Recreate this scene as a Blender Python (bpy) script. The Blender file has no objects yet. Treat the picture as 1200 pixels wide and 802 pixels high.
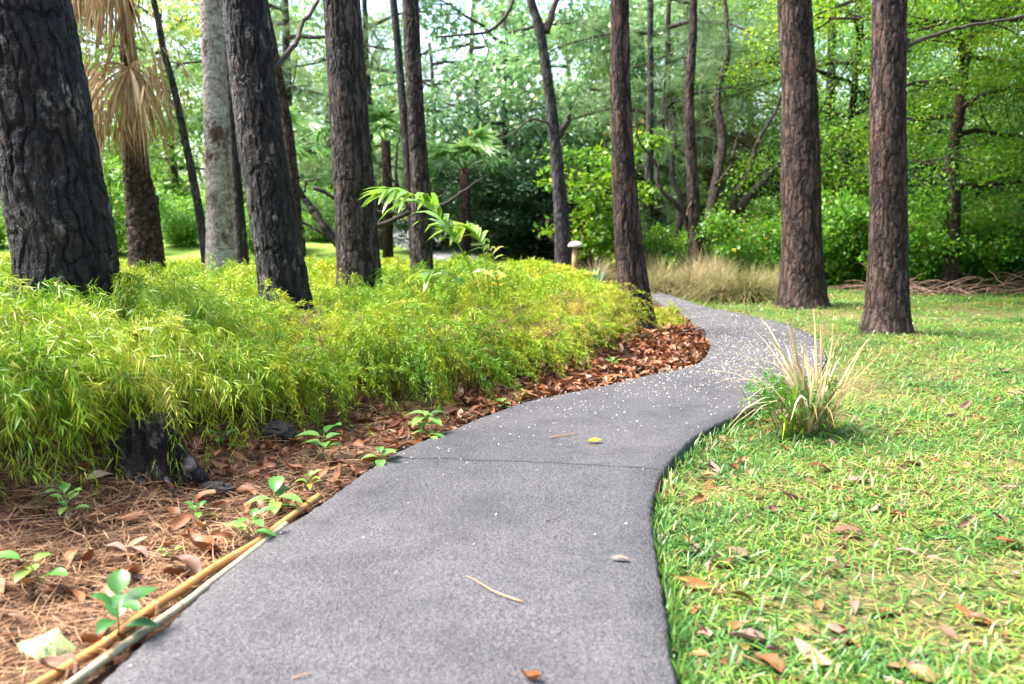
import bpy, math
import numpy as np
rng = np.random.default_rng(11)
PI = math.pi
scene = bpy.context.scene
COL = scene.collection

# ------------------------------------------------------------------ camera geometry
PITCH = math.atan((401 - 245) / 1000.0)
CH = 1.2


def ray(px, py):
    u = (px - 600) / 1000.0
    v = (401 - py) / 1000.0
    return np.array([u, math.cos(PITCH) + v * math.sin(PITCH), -math.sin(PITCH) + v * math.cos(PITCH)])


def G(px, py, z=0.0):
    r = ray(px, py)
    return np.array([0, 0, CH]) + r * ((z - CH) / r[2])


def at(px, py, y):
    r = ray(px, py)
    return np.array([0, 0, CH]) + r * (y / r[1])


# ------------------------------------------------------------------ small numpy toolbox
def nrm(a):
    return a / np.maximum(np.linalg.norm(a, axis=-1, keepdims=True), 1e-9)


def smooth(a, b, x):
    t = np.clip((x - a) / (b - a), 0, 1)
    return t * t * (3 - 2 * t)


def _h(ix, iy, seed):
    n = (ix.astype(np.int64) * 374761393 + iy.astype(np.int64) * 668265263 + seed * 1274126177) & 0xFFFFFFFF
    n = ((n ^ (n >> 13)) * 1274126177) & 0xFFFFFFFF
    n = n ^ (n >> 16)
    return (n & 0xFFFFFF) / float(0xFFFFFF)


def vnoise(u, v, seed=0, pu=None):
    iu = np.floor(u); iv = np.floor(v)
    fu = u - iu; fv = v - iv
    fu = fu * fu * (3 - 2 * fu); fv = fv * fv * (3 - 2 * fv)
    iu = iu.astype(np.int64); iv = iv.astype(np.int64)
    w = (lambda q: q % pu) if pu else (lambda q: q)
    a = _h(w(iu), iv, seed); b = _h(w(iu + 1), iv, seed)
    c = _h(w(iu), iv + 1, seed); d = _h(w(iu + 1), iv + 1, seed)
    return (a * (1 - fu) + b * fu) * (1 - fv) + (c * (1 - fu) + d * fu) * fv


def fbm(u, v, seed=0, octv=3):
    s = 0; a = .5; t = 0
    for k in range(octv):
        s = s + a * vnoise(u * 2 ** k, v * 2 ** k, seed + k); t += a; a *= .5
    return s / t


def worley(u, v, pu, seed):
    iu = np.floor(u).astype(np.int64); iv = np.floor(v).astype(np.int64)
    f1 = np.full(u.shape, 9.0); f2 = np.full(u.shape, 9.0); cid = np.zeros(u.shape)
    for dv in (-1, 0, 1):
        for du in (-1, 0, 1):
            cu = iu + du; cv = iv + dv
            wu = cu % pu
            jx = cu + .1 + .8 * _h(wu, cv, seed); jy = cv + .1 + .8 * _h(wu, cv, seed + 7)
            d = np.sqrt((u - jx) ** 2 + (v - jy) ** 2)
            r = _h(wu, cv, seed + 13)
            new = d < f1
            f2 = np.where(new, f1, np.minimum(f2, d))
            cid = np.where(new, r, cid)
            f1 = np.where(new, d, f1)
    return f1, f2, cid


class Buf:
    """collects vertices, quads, triangles and point attributes for ONE mesh"""
    def __init__(s):
        s.v = []; s.f4 = []; s.f3 = []; s.a = {'rnd': [], 'tt': []}; s.n = 0
        s.m4 = []; s.m3 = []

    def add(s, V, F4=None, F3=None, rnd=None, tt=None, mi=0):
        n = len(V)
        s.v.append(V)
        if F4 is not None and len(F4):
            s.f4.append(F4 + s.n); s.m4.append(np.full(len(F4), mi))
        if F3 is not None and len(F3):
            s.f3.append(F3 + s.n); s.m3.append(np.full(len(F3), mi))
        s.a['rnd'].append(np.broadcast_to(np.float64(.5) if rnd is None else rnd, (n,)))
        s.a['tt'].append(np.broadcast_to(np.float64(0.) if tt is None else tt, (n,)))
        s.n += n
        return s

    def mesh(s, name, mats, shade=True):
        me = bpy.data.meshes.new(name)
        V = np.concatenate(s.v).astype(np.float32)
        f4 = np.concatenate(s.f4) if s.f4 else np.zeros((0, 4), int)
        f3 = np.concatenate(s.f3) if s.f3 else np.zeros((0, 3), int)
        mi = np.concatenate(s.m4 + s.m3) if (s.m4 or s.m3) else np.zeros(0, int)
        me.vertices.add(len(V)); me.vertices.foreach_set('co', V.ravel())
        loops = np.concatenate([f4.ravel(), f3.ravel()]).astype(np.int32)
        me.loops.add(len(loops)); me.loops.foreach_set('vertex_index', loops)
        npoly = len(f4) + len(f3)
        me.polygons.add(npoly)
        st = np.concatenate([np.arange(len(f4)) * 4, len(f4) * 4 + np.arange(len(f3)) * 3]).astype(np.int32)
        me.polygons.foreach_set('loop_start', st)
        me.polygons.foreach_set('material_index', mi.astype(np.int32))
        me.polygons.foreach_set('use_smooth', np.full(npoly, shade))
        for k in s.a:
            at_ = me.attributes.new(k, 'FLOAT', 'POINT')
            at_.data.foreach_set('value', np.concatenate(s.a[k]).astype(np.float32))
        for m in (mats if isinstance(mats, (list, tuple)) else [mats]):
            me.materials.append(m)
        me.update(calc_edges=True)
        return me


def obj(name, me, parent=None):
    o = bpy.data.objects.new(name, me if not isinstance(me, Buf) else None)
    COL.objects.link(o)
    if parent is not None:
        o.parent = parent
    return o


def tag(o, label, cat, group=None, kind=None):
    if label: o['label'] = label
    if cat: o['category'] = cat
    if group: o['group'] = group
    if kind: o['kind'] = kind
    return o


def thing(name, label, cat, loc=(0, 0, 0), rz=0.0, group=None, scale=1.0):
    o = bpy.data.objects.new(name, None)
    COL.objects.link(o)
    o.empty_display_size = .1
    o.location = loc; o.rotation_euler = (0, 0, rz); o.scale = (scale,) * 3
    return tag(o, label, cat, group)


# ------------------------------------------------------------------ geometry makers
def blades(P0, D, S, L, W, nodes=((0, .25), (.5, 1), (1, .05)), droop=0.0, fold=None):
    """n leaf strips; P0,D,S (n,3), L,W (n,), droop (n,) lowers the tip; returns V, F4, t"""
    n = len(P0)
    D = nrm(D); N = nrm(np.cross(S, D)); S = nrm(np.cross(D, N))
    L = np.broadcast_to(L, (n,))[:, None]; W = np.broadcast_to(W, (n,))[:, None]
    droop = np.broadcast_to(droop, (n,))[:, None]
    K = len(nodes); rows = []
    tt = np.empty((n, K, 2))
    for k, (t, w) in enumerate(nodes):
        c = P0 + D * L * t
        c = c + np.array([0, 0, -1.0]) * (droop * L * t * t)
        rows.append(np.stack([c - S * W * .5 * w, c + S * W * .5 * w], 1))
        tt[:, k, :] = t
    V = np.stack(rows, 1).reshape(-1, 3)
    b = np.arange(n)[:, None, None] * (2 * K)
    q = np.array([[2 * k, 2 * k + 1, 2 * k + 3, 2 * k + 2] for k in range(K - 1)])[None]
    F = (b + q).reshape(-1, 4)
    return V, F, tt.reshape(-1)


def diamonds(P0, D, S, L, W, fold=.0):
    n = len(P0)
    D = nrm(D); N = nrm(np.cross(S, D)); S = nrm(np.cross(D, N))
    L = np.broadcast_to(L, (n,))[:, None]; W = np.broadcast_to(W, (n,))[:, None]
    m = P0 + D * L * .48
    V = np.stack([P0, m + S * W * .5 + N * W * fold, P0 + D * L, m - S * W * .5 + N * W * fold], 1).reshape(-1, 3)
    F = np.arange(n * 4).reshape(n, 4)
    t = np.tile(np.array([0, .5, 1, .5]), n)
    return V, F, t


def spline(P, n):
    P = np.asarray(P, float)
    if len(P) == 2:
        t = np.linspace(0, 1, n)[:, None]
        return P[0] * (1 - t) + P[1] * t
    d = np.r_[0, np.cumsum(np.linalg.norm(np.diff(P, axis=0), axis=1) ** .5 + 1e-6)]
    Q = np.vstack([2 * P[0] - P[1], P, 2 * P[-1] - P[-2]])
    out = []
    for s in np.linspace(0, len(P) - 1, n):
        i = min(int(s), len(P) - 2); t = s - i
        a, b, c, e = Q[i], Q[i + 1], Q[i + 2], Q[i + 3]
        out.append(.5 * ((2 * b) + (c - a) * t + (2 * a - 5 * b + 4 * c - e) * t * t + (3 * b - a - 3 * c + e) * t ** 3))
    return np.array(out)


def tube(P, R, ns=6, cap=True, rnd=None):
    P = np.asarray(P, float); k = len(P)
    R = np.broadcast_to(R, (k,))
    T = nrm(np.gradient(P, axis=0))
    up = np.array([0, 0, 1.0]) if abs(T[:, 2]).mean() < .8 else np.array([1.0, 0, 0])
    A = nrm(np.cross(T, up)); B = np.cross(T, A)
    th = np.arange(ns) * 2 * PI / ns
    V = P[:, None] + R[:, None, None] * (A[:, None] * np.cos(th)[None, :, None] + B[:, None] * np.sin(th)[None, :, None])
    V = V.reshape(-1, 3)
    i = np.arange(k - 1)[:, None] * ns; j = np.arange(ns)[None]
    F = np.stack([i + j, i + (j + 1) % ns, i + ns + (j + 1) % ns, i + ns + j], -1).reshape(-1, 4)
    F3 = None
    if cap:
        V = np.vstack([V, P[0], P[-1]])
        j = np.arange(ns)
        F3 = np.vstack([np.stack([np.full(ns, k * ns), (j + 1) % ns, j], 1),
                        np.stack([np.full(ns, k * ns + 1), (k - 1) * ns + j, (k - 1) * ns + (j + 1) % ns], 1)])
    tt = np.repeat(np.linspace(0, 1, k), ns)
    if cap: tt = np.r_[tt, 0, 1]
    return V, F, F3, tt


def add_tube(buf, P, R, ns=6, mi=0, rnd=.5):
    V, F, F3, tt = tube(P, R, ns)
    buf.add(V, F, F3, rnd=rnd, tt=tt, mi=mi)


def rdir(n, r=rng):
    a = r.uniform(0, 2 * PI, n); z = r.uniform(-1, 1, n); s = np.sqrt(1 - z * z)
    return np.stack([s * np.cos(a), s * np.sin(a), z], 1)


# ------------------------------------------------------------------ materials
def mat(name):
    m = bpy.data.materials.new(name); m.use_nodes = True
    nt = m.node_tree; nt.nodes.clear()
    return m, nt, nt.nodes, nt.links


def ramp(N, stops, fac, Lk):
    r = N.new('ShaderNodeValToRGB')
    e = r.color_ramp.elements
    while len(e) < len(stops): e.new(.5)
    for el, (p, c) in zip(e, stops):
        el.position = p; el.color = (*c, 1)
    Lk.new(fac, r.inputs[0])
    return r.outputs[0]


def attr(N, name):
    a = N.new('ShaderNodeAttribute'); a.attribute_name = name
    return a.outputs['Fac']


def math_(N, Lk, op, a, b=None, clamp=False):
    m = N.new('ShaderNodeMath'); m.operation = op; m.use_clamp = clamp
    for i, x in enumerate((a, b)):
        if x is None: continue
        if isinstance(x, (int, float)): m.inputs[i].default_value = x
        else: Lk.new(x, m.inputs[i])
    return m.outputs[0]


def noise(N, Lk, scale, vec=None, detail=3, rough=.55, kind='Fac'):
    n = N.new('ShaderNodeTexNoise'); n.inputs['Scale'].default_value = scale
    n.inputs['Detail'].default_value = detail; n.inputs['Roughness'].default_value = rough
    if vec is not None: Lk.new(vec, n.inputs['Vector'])
    return n.outputs[kind]


def mixc(N, Lk, fac, a, b):
    m = N.new('ShaderNodeMix'); m.data_type = 'RGBA'
    if isinstance(fac, (int, float)): m.inputs[0].default_value = fac
    else: Lk.new(fac, m.inputs[0])
    for i, x in ((6, a), (7, b)):
        if isinstance(x, tuple): m.inputs[i].default_value = (*x, 1)
        else: Lk.new(x, m.inputs[i])
    return m.outputs[2]


def leaf_mat(name, stops, rough=.45, spec=.4, trans=.4, tcol=1.25, objvar=0.0):
    """leaf: colour by a per-leaf random value, part of the light passes through"""
    m, nt, N, Lk = mat(name)
    f = attr(N, 'rnd')
    if objvar:
        oi = N.new('ShaderNodeObjectInfo')
        f = math_(N, Lk, 'ADD', f, math_(N, Lk, 'MULTIPLY', math_(N, Lk, 'SUBTRACT', oi.outputs['Random'], .5), objvar), True)
    c = ramp(N, stops, f, Lk)
    p = N.new('ShaderNodeBsdfPrincipled')
    p.inputs['Roughness'].default_value = rough
    p.inputs['Specular IOR Level'].default_value = spec
    Lk.new(c, p.inputs['Base Color'])
    out = N.new('ShaderNodeOutputMaterial')
    if trans > 0:
        t = N.new('ShaderNodeBsdfTranslucent')
        g = N.new('ShaderNodeGamma'); g.inputs[1].default_value = 1 / tcol
        Lk.new(c, g.inputs[0]); Lk.new(g.outputs[0], t.inputs['Color'])
        mx = N.new('ShaderNodeMixShader'); mx.inputs[0].default_value = trans
        Lk.new(p.outputs[0], mx.inputs[1]); Lk.new(t.outputs[0], mx.inputs[2])
        Lk.new(mx.outputs[0], out.inputs[0])
    else:
        Lk.new(p.outputs[0], out.inputs[0])
    return m


def bark_mat(name, furrow, lo, hi, patch=None, patch_amt=.0, patch_scale=3.0, rough=.85, spec=.2, tint=None, vs=15.0, vz=.22, crack=.16, bump=.022):
    """plates parted by long wandering furrows (two sizes of cells), flaky plates of varied tone"""
    m, nt, N, Lk = mat(name)
    tc = N.new('ShaderNodeTexCoord')
    wn = N.new('ShaderNodeTexNoise'); wn.inputs['Scale'].default_value = 7; wn.inputs['Detail'].default_value = 4; wn.inputs['Roughness'].default_value = .7
    Lk.new(tc.outputs['Object'], wn.inputs['Vector'])
    wv = N.new('ShaderNodeVectorMath'); wv.operation = 'MULTIPLY_ADD'
    Lk.new(wn.outputs['Color'], wv.inputs[0]); wv.inputs[1].default_value = (.10, .10, .14); Lk.new(tc.outputs['Object'], wv.inputs[2])

    def mapped(sz):
        mp = N.new('ShaderNodeMapping'); mp.inputs['Scale'].default_value = (1, 1, sz)
        Lk.new(wv.outputs[0], mp.inputs[0]); return mp.outputs[0]

    def vor(scale, vec, feat):
        v = N.new('ShaderNodeTexVoronoi'); v.feature = feat; v.inputs['Scale'].default_value = scale
        Lk.new(vec, v.inputs['Vector']); return v
    m1 = mapped(vz); m2 = mapped(.45)
    e1 = vor(vs, m1, 'DISTANCE_TO_EDGE'); c1 = vor(vs, m1, 'F1'); e2 = vor(vs * 3.1, m2, 'DISTANCE_TO_EDGE')
    sc = N.new('ShaderNodeSeparateColor'); Lk.new(c1.outputs['Color'], sc.inputs[0])
    n1 = noise(N, Lk, 30, m2, 5, .7); n2 = noise(N, Lk, 4, tc.outputs['Object'], 3); n3 = noise(N, Lk, 120, m2, 4, .7)
    f = math_(N, Lk, 'ADD', math_(N, Lk, 'MULTIPLY', sc.outputs[0], .35), math_(N, Lk, 'ADD', math_(N, Lk, 'MULTIPLY', math_(N, Lk, 'SUBTRACT', n1, .3), 1.0), math_(N, Lk, 'MULTIPLY', math_(N, Lk, 'SUBTRACT', n3, .45), .7)), True)
    c = ramp(N, [(.08, lo), (.9, hi)], f, Lk)
    if tint is not None:
        c = mixc(N, Lk, math_(N, Lk, 'MULTIPLY', math_(N, Lk, 'SUBTRACT', n2, .5), 4.0, True), c, tint)
    if patch is not None:
        pn = noise(N, Lk, patch_scale, mapped(.5), 6, .75)
        pf = math_(N, Lk, 'MULTIPLY', math_(N, Lk, 'SUBTRACT', pn, 1 - patch_amt), 9.0, True)
        c = mixc(N, Lk, pf, c, patch)
    fz = math_(N, Lk, 'MULTIPLY', math_(N, Lk, 'ADD', e1.outputs['Distance'], math_(N, Lk, 'MULTIPLY', math_(N, Lk, 'SUBTRACT', n3, .5), .08)), 1 / crack, True)
    fz2 = math_(N, Lk, 'MULTIPLY', e2.outputs['Distance'], 1 / .10, True)
    fz = math_(N, Lk, 'MULTIPLY', fz, math_(N, Lk, 'ADD', .55, math_(N, Lk, 'MULTIPLY', attr(N, 'tt'), .45)), True)
    c = mixc(N, Lk, fz, furrow, c)
    p = N.new('ShaderNodeBsdfPrincipled'); p.inputs['Roughness'].default_value = rough
    p.inputs['Specular IOR Level'].default_value = spec
    Lk.new(c, p.inputs['Base Color'])
    b = N.new('ShaderNodeBump'); b.inputs['Strength'].default_value = 1.0; b.inputs['Distance'].default_value = bump
    hh = math_(N, Lk, 'ADD', math_(N, Lk, 'ADD', fz, math_(N, Lk, 'MULTIPLY', sc.outputs[1], .35)), math_(N, Lk, 'ADD', math_(N, Lk, 'MULTIPLY', fz2, .22), math_(N, Lk, 'ADD', math_(N, Lk, 'MULTIPLY', n1, 1.3), math_(N, Lk, 'MULTIPLY', n3, .7))))
    Lk.new(hh, b.inputs['Height'])
    Lk.new(b.outputs[0], p.inputs['Normal'])
    out = N.new('ShaderNodeOutputMaterial'); Lk.new(p.outputs[0], out.inputs[0])
    return m


def plain_mat(name, c0, c1, scale=20, rough=.7, spec=.3, bump=.3, dist=.003, coord='Object', useattr=False):
    m, nt, N, Lk = mat(name)
    tc = N.new('ShaderNodeTexCoord')
    n = noise(N, Lk, scale, tc.outputs[coord], 4, .6)
    f = attr(N, 'rnd') if useattr else n
    c = ramp(N, [(.25, c0), (.75, c1)], f, Lk)
    p = N.new('ShaderNodeBsdfPrincipled'); p.inputs['Roughness'].default_value = rough
    p.inputs['Specular IOR Level'].default_value = spec
    Lk.new(c, p.inputs['Base Color'])
    b = N.new('ShaderNodeBump'); b.inputs['Strength'].default_value = bump; b.inputs['Distance'].default_value = dist
    Lk.new(n, b.inputs['Height']); Lk.new(b.outputs[0], p.inputs['Normal'])
    out = N.new('ShaderNodeOutputMaterial'); Lk.new(p.outputs[0], out.inputs[0])
    return m


# foliage colours (linear reflectance)
M = {}
M['feather'] = leaf_mat('feathery_foliage', [(0, (.05, .15, .006)), (.3, (.13, .27, .008)), (.55, (.28, .38, .010)), (.8, (.44, .42, .02)), (.93, (.46, .34, .08)), (1, (.30, .16, .05))], .5, .3, .20, 1.1, objvar=.34)
M['bamboo'] = leaf_mat('bamboo_grass', [(0, (.05, .15, .010)), (.34, (.14, .28, .012)), (.62, (.31, .39, .018)), (.85, (.46, .41, .07)), (1, (.5, .36, .18))], .42, .4, .28, 1.1)
M['lawn'] = leaf_mat('lawn_blade', [(0, (.028, .10, .020)), (.35, (.068, .18, .032)), (.62, (.125, .245, .028)), (.82, (.23, .275, .040)), (.9, (.44, .32, .16)), (1, (.22, .11, .05))], .4, .45, .35, 1.1)
M['tan'] = leaf_mat('tan_grass', [(0, (.05, .10, .018)), (.4, (.13, .15, .04)), (.7, (.25, .20, .09)), (1, (.38, .30, .18))], .6, .2, .35)
M['straw'] = leaf_mat('dry_straw', [(0, (.22, .15, .055)), (.5, (.42, .33, .17)), (1, (.60, .52, .35))], .55, .25, .3)
M['glossy'] = leaf_mat('glossy_leaf', [(0, (.04, .13, .04)), (.4, (.13, .29, .085)), (.8, (.28, .45, .16)), (.965, (.36, .48, .12)), (.98, (.7, .42, .02)), (1, (.7, .35, .02))], .27, 1.0, .28, 1.2)
M['pine'] = leaf_mat('pine_needle', [(0, (.06, .13, .05)), (.5, (.14, .24, .085)), (.85, (.25, .34, .12)), (.93, (.24, .16, .08)), (1, (.26, .14, .07))], .5, .35, .3)
M['lime'] = leaf_mat('lime_leaf', [(0, (.03, .11, .006)), (.45, (.085, .22, .008)), (.8, (.19, .34, .010)), (1, (.40, .43, .02))], .45, .35, .42, 1.15)
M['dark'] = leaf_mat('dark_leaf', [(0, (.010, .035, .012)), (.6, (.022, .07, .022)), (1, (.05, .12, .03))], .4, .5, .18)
M['shrub'] = leaf_mat('shrub_leaf', [(0, (.03, .13, .015)), (.4, (.08, .24, .015)), (.8, (.18, .36, .02)), (1, (.36, .42, .03))], .42, .4, .4, 1.15)
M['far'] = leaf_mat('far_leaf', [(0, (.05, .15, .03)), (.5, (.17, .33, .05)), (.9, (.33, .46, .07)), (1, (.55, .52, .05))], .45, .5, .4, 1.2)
M['fern'] = leaf_mat('palm_leaflet', [(0, (.12, .27, .02)), (.5, (.24, .42, .04)), (.85, (.40, .50, .06)), (1, (.55, .48, .06))], .28, .8, .35, 1.1)
M['seed'] = leaf_mat('seedling_leaf', [(0, (.03, .13, .03)), (.5, (.09, .24, .04)), (1, (.25, .36, .06))], .4, .45, .35, 1.1)
M['fanpalm'] = leaf_mat('fan_palm_leaf', [(0, (.04, .13, .03)), (.6, (.10, .24, .05)), (1, (.25, .36, .08))], .35, .6, .35)
M['deadleaf'] = leaf_mat('dead_leaf', [(0, (.05, .018, .009)), (.3, (.15, .05, .016)), (.6, (.23, .085, .024)), (.82, (.24, .11, .045)), (1, (.22, .125, .08))], .55, .35, .12, 1.05, objvar=.9)
M['deadpale'] = leaf_mat('pale_dead_leaf', [(0, (.11, .055, .034)), (.5, (.18, .105, .078)), (1, (.25, .17, .14))], .65, .15, .12, 1.05, objvar=.8)
M['litter'] = leaf_mat('leaf_litter', [(0, (.04, .015, .008)), (.3, (.13, .042, .015)), (.6, (.23, .08, .025)), (.85, (.32, .15, .07)), (1, (.40, .27, .18))], .55, .35, .1, 1.05)
M['needle'] = leaf_mat('pine_straw', [(0, (.03, .012, .007)), (.35, (.12, .056, .027)), (.7, (.28, .15, .072)), (1, (.44, .29, .17))], .6, .25, 0)
M['petal'] = leaf_mat('white_petal', [(0, (.36, .32, .19)), (.4, (.55, .52, .42)), (1, (.72, .72, .68))], .6, .2, .2)
M['yellow'] = leaf_mat('yellow_leaf', [(0, (.75, .50, .015)), (1, (.8, .6, .03))], .45, .4, .15)
M['fandead'] = leaf_mat('dead_frond', [(0, (.10, .055, .02)), (.4, (.22, .13, .05)), (.8, (.36, .24, .11)), (1, (.52, .40, .25))], .6, .25, .25)
M['brownneedle'] = leaf_mat('dry_brown_foliage', [(0, (.05, .026, .014)), (.6, (.12, .065, .036)), (1, (.22, .14, .08))], .6, .2, .15)

M['bark_char'] = bark_mat('charred_bark', (.004, .003, .004), (.006, .005, .006), (.060, .048, .052), (.42, .34, .30), .45, 7, .6, .3, (.07, .03, .02), 17, .2, .14, .03)
M['bark_dark'] = bark_mat('dark_pine_bark', (.004, .003, .004), (.008, .006, .008), (.070, .056, .060), (.42, .35, .32), .44, 7, .6, .3, (.06, .03, .024), 18, .2, .14, .028)
M['bark_pine'] = bark_mat('pine_bark', (.012, .008, .008), (.045, .032, .031), (.25, .19, .17), (.36, .31, .29), .34, 4, .8, .25, (.11, .062, .048), 17, .14, .22, .04)
M['bark_red'] = bark_mat('reddish_pine_bark', (.010, .006, .006), (.045, .028, .025), (.27, .175, .145), (.34, .28, .25), .33, 4, .8, .25, (.16, .075, .052), 16, .13, .22, .04)
M['bark_grey'] = bark_mat('grey_bark', (.02, .018, .02), (.045, .04, .042), (.16, .14, .145), (.24, .23, .23), .33, 5)
M['bark_palm'] = bark_mat('mottled_palm_bark', (.10, .075, .062), (.22, .17, .15), (.46, .42, .39), (.06, .028, .022), .50, 6, .8, vs=5, vz=2.5, crack=.03, bump=.006)
M['bark_brown'] = bark_mat('brown_palm_bark', (.018, .011, .009), (.045, .026, .02), (.14, .09, .07), None, 0, 3, vz=.6)
M['bark_pale'] = bark_mat('pale_bark', (.035, .026, .021), (.07, .052, .042), (.20, .165, .145), None, 0, 3)
M['twig'] = plain_mat('twig_bark', (.022, .015, .012), (.08, .06, .048), 30, .85)
M['twig_dark'] = plain_mat('dark_twig', (.010, .008, .007), (.035, .027, .022), 30, .85)
M['stem'] = plain_mat('green_stem', (.10, .16, .03), (.22, .28, .06), 30, .55)
M['stem_brown'] = plain_mat('brown_stem', (.10, .06, .025), (.24, .15, .06), 30, .6)
M['stone'] = plain_mat('dark_stone', (.008, .007, .006), (.045, .038, .033), 18, .8, .35, .8, .01)
M['cap'] = plain_mat('cream_cap', (.32, .27, .19), (.45, .40, .31), 6, .55, .35, .1)
M['post'] = plain_mat('wooden_post', (.22, .12, .05), (.4, .25, .12), 14, .75)
M['cane_orange'] = plain_mat('orange_cane', (.30, .115, .024), (.46, .21, .062), 9, .4, .5, .12)
M['cane_cream'] = plain_mat('cream_cane', (.22, .17, .10), (.42, .35, .24), 14, .5, .4, .15)
M['cane_node'] = plain_mat('cane_node', (.22, .12, .05), (.45, .3, .15), 40, .6)


def asphalt():
    m, nt, N, Lk = mat('asphalt')
    tc = N.new('ShaderNodeTexCoord'); O = tc.outputs['Object']
    v = N.new('ShaderNodeTexVoronoi'); v.inputs['Scale'].default_value = 210; Lk.new(O, v.inputs['Vector'])
    v2 = N.new('ShaderNodeTexVoronoi'); v2.inputs['Scale'].default_value = 55; Lk.new(O, v2.inputs['Vector'])
    n1 = noise(N, Lk, 1.3, O, 4, .6)
    n2 = noise(N, Lk, 150, O, 4, .75)
    n3 = noise(N, Lk, 9, O, 4, .65)
    sp = N.new('ShaderNodeSeparateColor'); Lk.new(v.outputs['Color'], sp.inputs[0])
    f = math_(N, Lk, 'ADD', math_(N, Lk, 'MULTIPLY', sp.outputs[0], .45), math_(N, Lk, 'MULTIPLY', n2, .55))
    c = ramp(N, [(.25, (.020, .019, .022)), (.42, (.068, .065, .071)), (.68, (.112, .107, .114)), (.88, (.22, .21, .21))], f, Lk)
    w = ramp(N, [(.35, (.78, .78, .82)), (.65, (1.15, 1.13, 1.12))], math_(N, Lk, 'ADD', math_(N, Lk, 'MULTIPLY', n1, .65), math_(N, Lk, 'MULTIPLY', n3, .35)), Lk)
    st = noise(N, Lk, 2.6, O, 6, .72)
    w2 = ramp(N, [(.40, (.62, .60, .62)), (.50, (1, 1, 1)), (.62, (1.0, 1.0, 1.0)), (.72, (1.22, 1.2, 1.17))], st, Lk)
    wm = N.new('ShaderNodeMix'); wm.data_type = 'RGBA'; wm.blend_type = 'MULTIPLY'; wm.inputs[0].default_value = .45
    Lk.new(w, wm.inputs[6]); Lk.new(w2, wm.inputs[7]); w = wm.outputs[2]
    mm = N.new('ShaderNodeMix'); mm.data_type = 'RGBA'; mm.blend_type = 'MULTIPLY'; mm.inputs[0].default_value = 1
    Lk.new(c, mm.inputs[6]); Lk.new(w, mm.inputs[7])
    p = N.new('ShaderNodeBsdfPrincipled'); p.inputs['Roughness'].default_value = .72
    p.inputs['Specular IOR Level'].default_value = .4
    Lk.new(mm.outputs[2], p.inputs['Base Color'])
    b = N.new('ShaderNodeBump'); b.inputs['Strength'].default_value = .9; b.inputs['Distance'].default_value = .014
    h = math_(N, Lk, 'ADD', math_(N, Lk, 'MULTIPLY', v.outputs['Distance'], .6), math_(N, Lk, 'ADD', math_(N, Lk, 'MULTIPLY', n2, .5), math_(N, Lk, 'MULTIPLY', v2.outputs['Distance'], .5)))
    Lk.new(h, b.inputs['Height']); Lk.new(b.outputs[0], p.inputs['Normal'])
    out = N.new('ShaderNodeOutputMaterial'); Lk.new(p.outputs[0], out.inputs[0])
    return m


def ground_mat():
    m, nt, N, Lk = mat('forest_ground')
    tc = N.new('ShaderNodeTexCoord'); O = tc.outputs['Object']
    n1 = noise(N, Lk, 2.2, O, 4, .65); n2 = noise(N, Lk, 38, O, 4, .7)
    f = math_(N, Lk, 'ADD', math_(N, Lk, 'MULTIPLY', n1, .45), math_(N, Lk, 'MULTIPLY', n2, .6))
    mulch = ramp(N, [(.3, (.014, .008, .005)), (.55, (.05, .024, .013)), (.8, (.12, .06, .034))], f, Lk)
    lawn = ramp(N, [(.3, (.03, .022, .009)), (.5, (.09, .08, .028)), (.7, (.17, .14, .05)), (.85, (.26, .19, .10))], f, Lk)
    far = ramp(N, [(.35, (.08, .16, .022)), (.55, (.17, .26, .035)), (.8, (.26, .28, .07))], f, Lk)
    c = mixc(N, Lk, attr(N, 'rnd'), mulch, lawn)
    c = mixc(N, Lk, attr(N, 'tt'), c, far)
    p = N.new('ShaderNodeBsdfPrincipled'); p.inputs['Roughness'].default_value = .9
    p.inputs['Specular IOR Level'].default_value = .2
    Lk.new(c, p.inputs['Base Color'])
    b = N.new('ShaderNodeBump'); b.inputs['Strength'].default_value = .8; b.inputs['Distance'].default_value = .02
    Lk.new(n2, b.inputs['Height']); Lk.new(b.outputs[0], p.inputs['Normal'])
    out = N.new('ShaderNodeOutputMaterial'); Lk.new(p.outputs[0], out.inputs[0])
    return m


M['asphalt'] = asphalt()
M['ground'] = ground_mat()

# ------------------------------------------------------------------ path outline and terrain
Lpx = [(115, 802), (200, 728), (300, 637), (361, 600), (432, 550), (475, 525), (525, 505), (562, 490), (600, 476), (632, 467), (700, 454), (750, 442), (800, 432), (820, 424), (830, 412), (830, 400), (820, 387), (795, 368), (770, 352), (755, 341)]
Rpx = [(797, 802), (780, 715), (768, 640), (764, 600), (768, 575), (775, 555), (790, 535), (810, 515), (830, 502), (850, 492), (885, 476), (920, 463), (955, 442), (968, 418), (955, 396), (925, 381), (897, 374), (850, 364), (825, 359), (787, 347)]
EXT_L = [(-1.16, -1.5), (-1.13, .6)]
EXT_R = [(.36, -1.5), (.38, .6)]
FAR_L = [(1.6, 13.6), (.5, 15.0), (-1.2, 17.2), (-2.6, 20.5), (-3.9, 25), (-5.6, 31), (-8.5, 38)]
FAR_R = [(1.95, 14.0), (1.0, 15.9), (-.3, 18.0), (-1.5, 21), (-2.7, 25.4), (-4.2, 31.6), (-7.2, 39)]
NP = 400


def resample(P, n):
    P = spline(np.c_[P, np.zeros(len(P))], 1500)[:, :2]
    d = np.r_[0, np.cumsum(np.linalg.norm(np.diff(P, axis=0), axis=1))]
    return P, d


def edge(pts_px, ext, far):
    w = [G(*p)[:2] for p in pts_px]
    return np.array(list(map(np.array, ext)) + w + list(map(np.array, far)))


EL, dL = resample(edge(Lpx, EXT_L, FAR_L), NP)
ER, dR = resample(edge(Rpx, EXT_R, FAR_R), NP)


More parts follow.
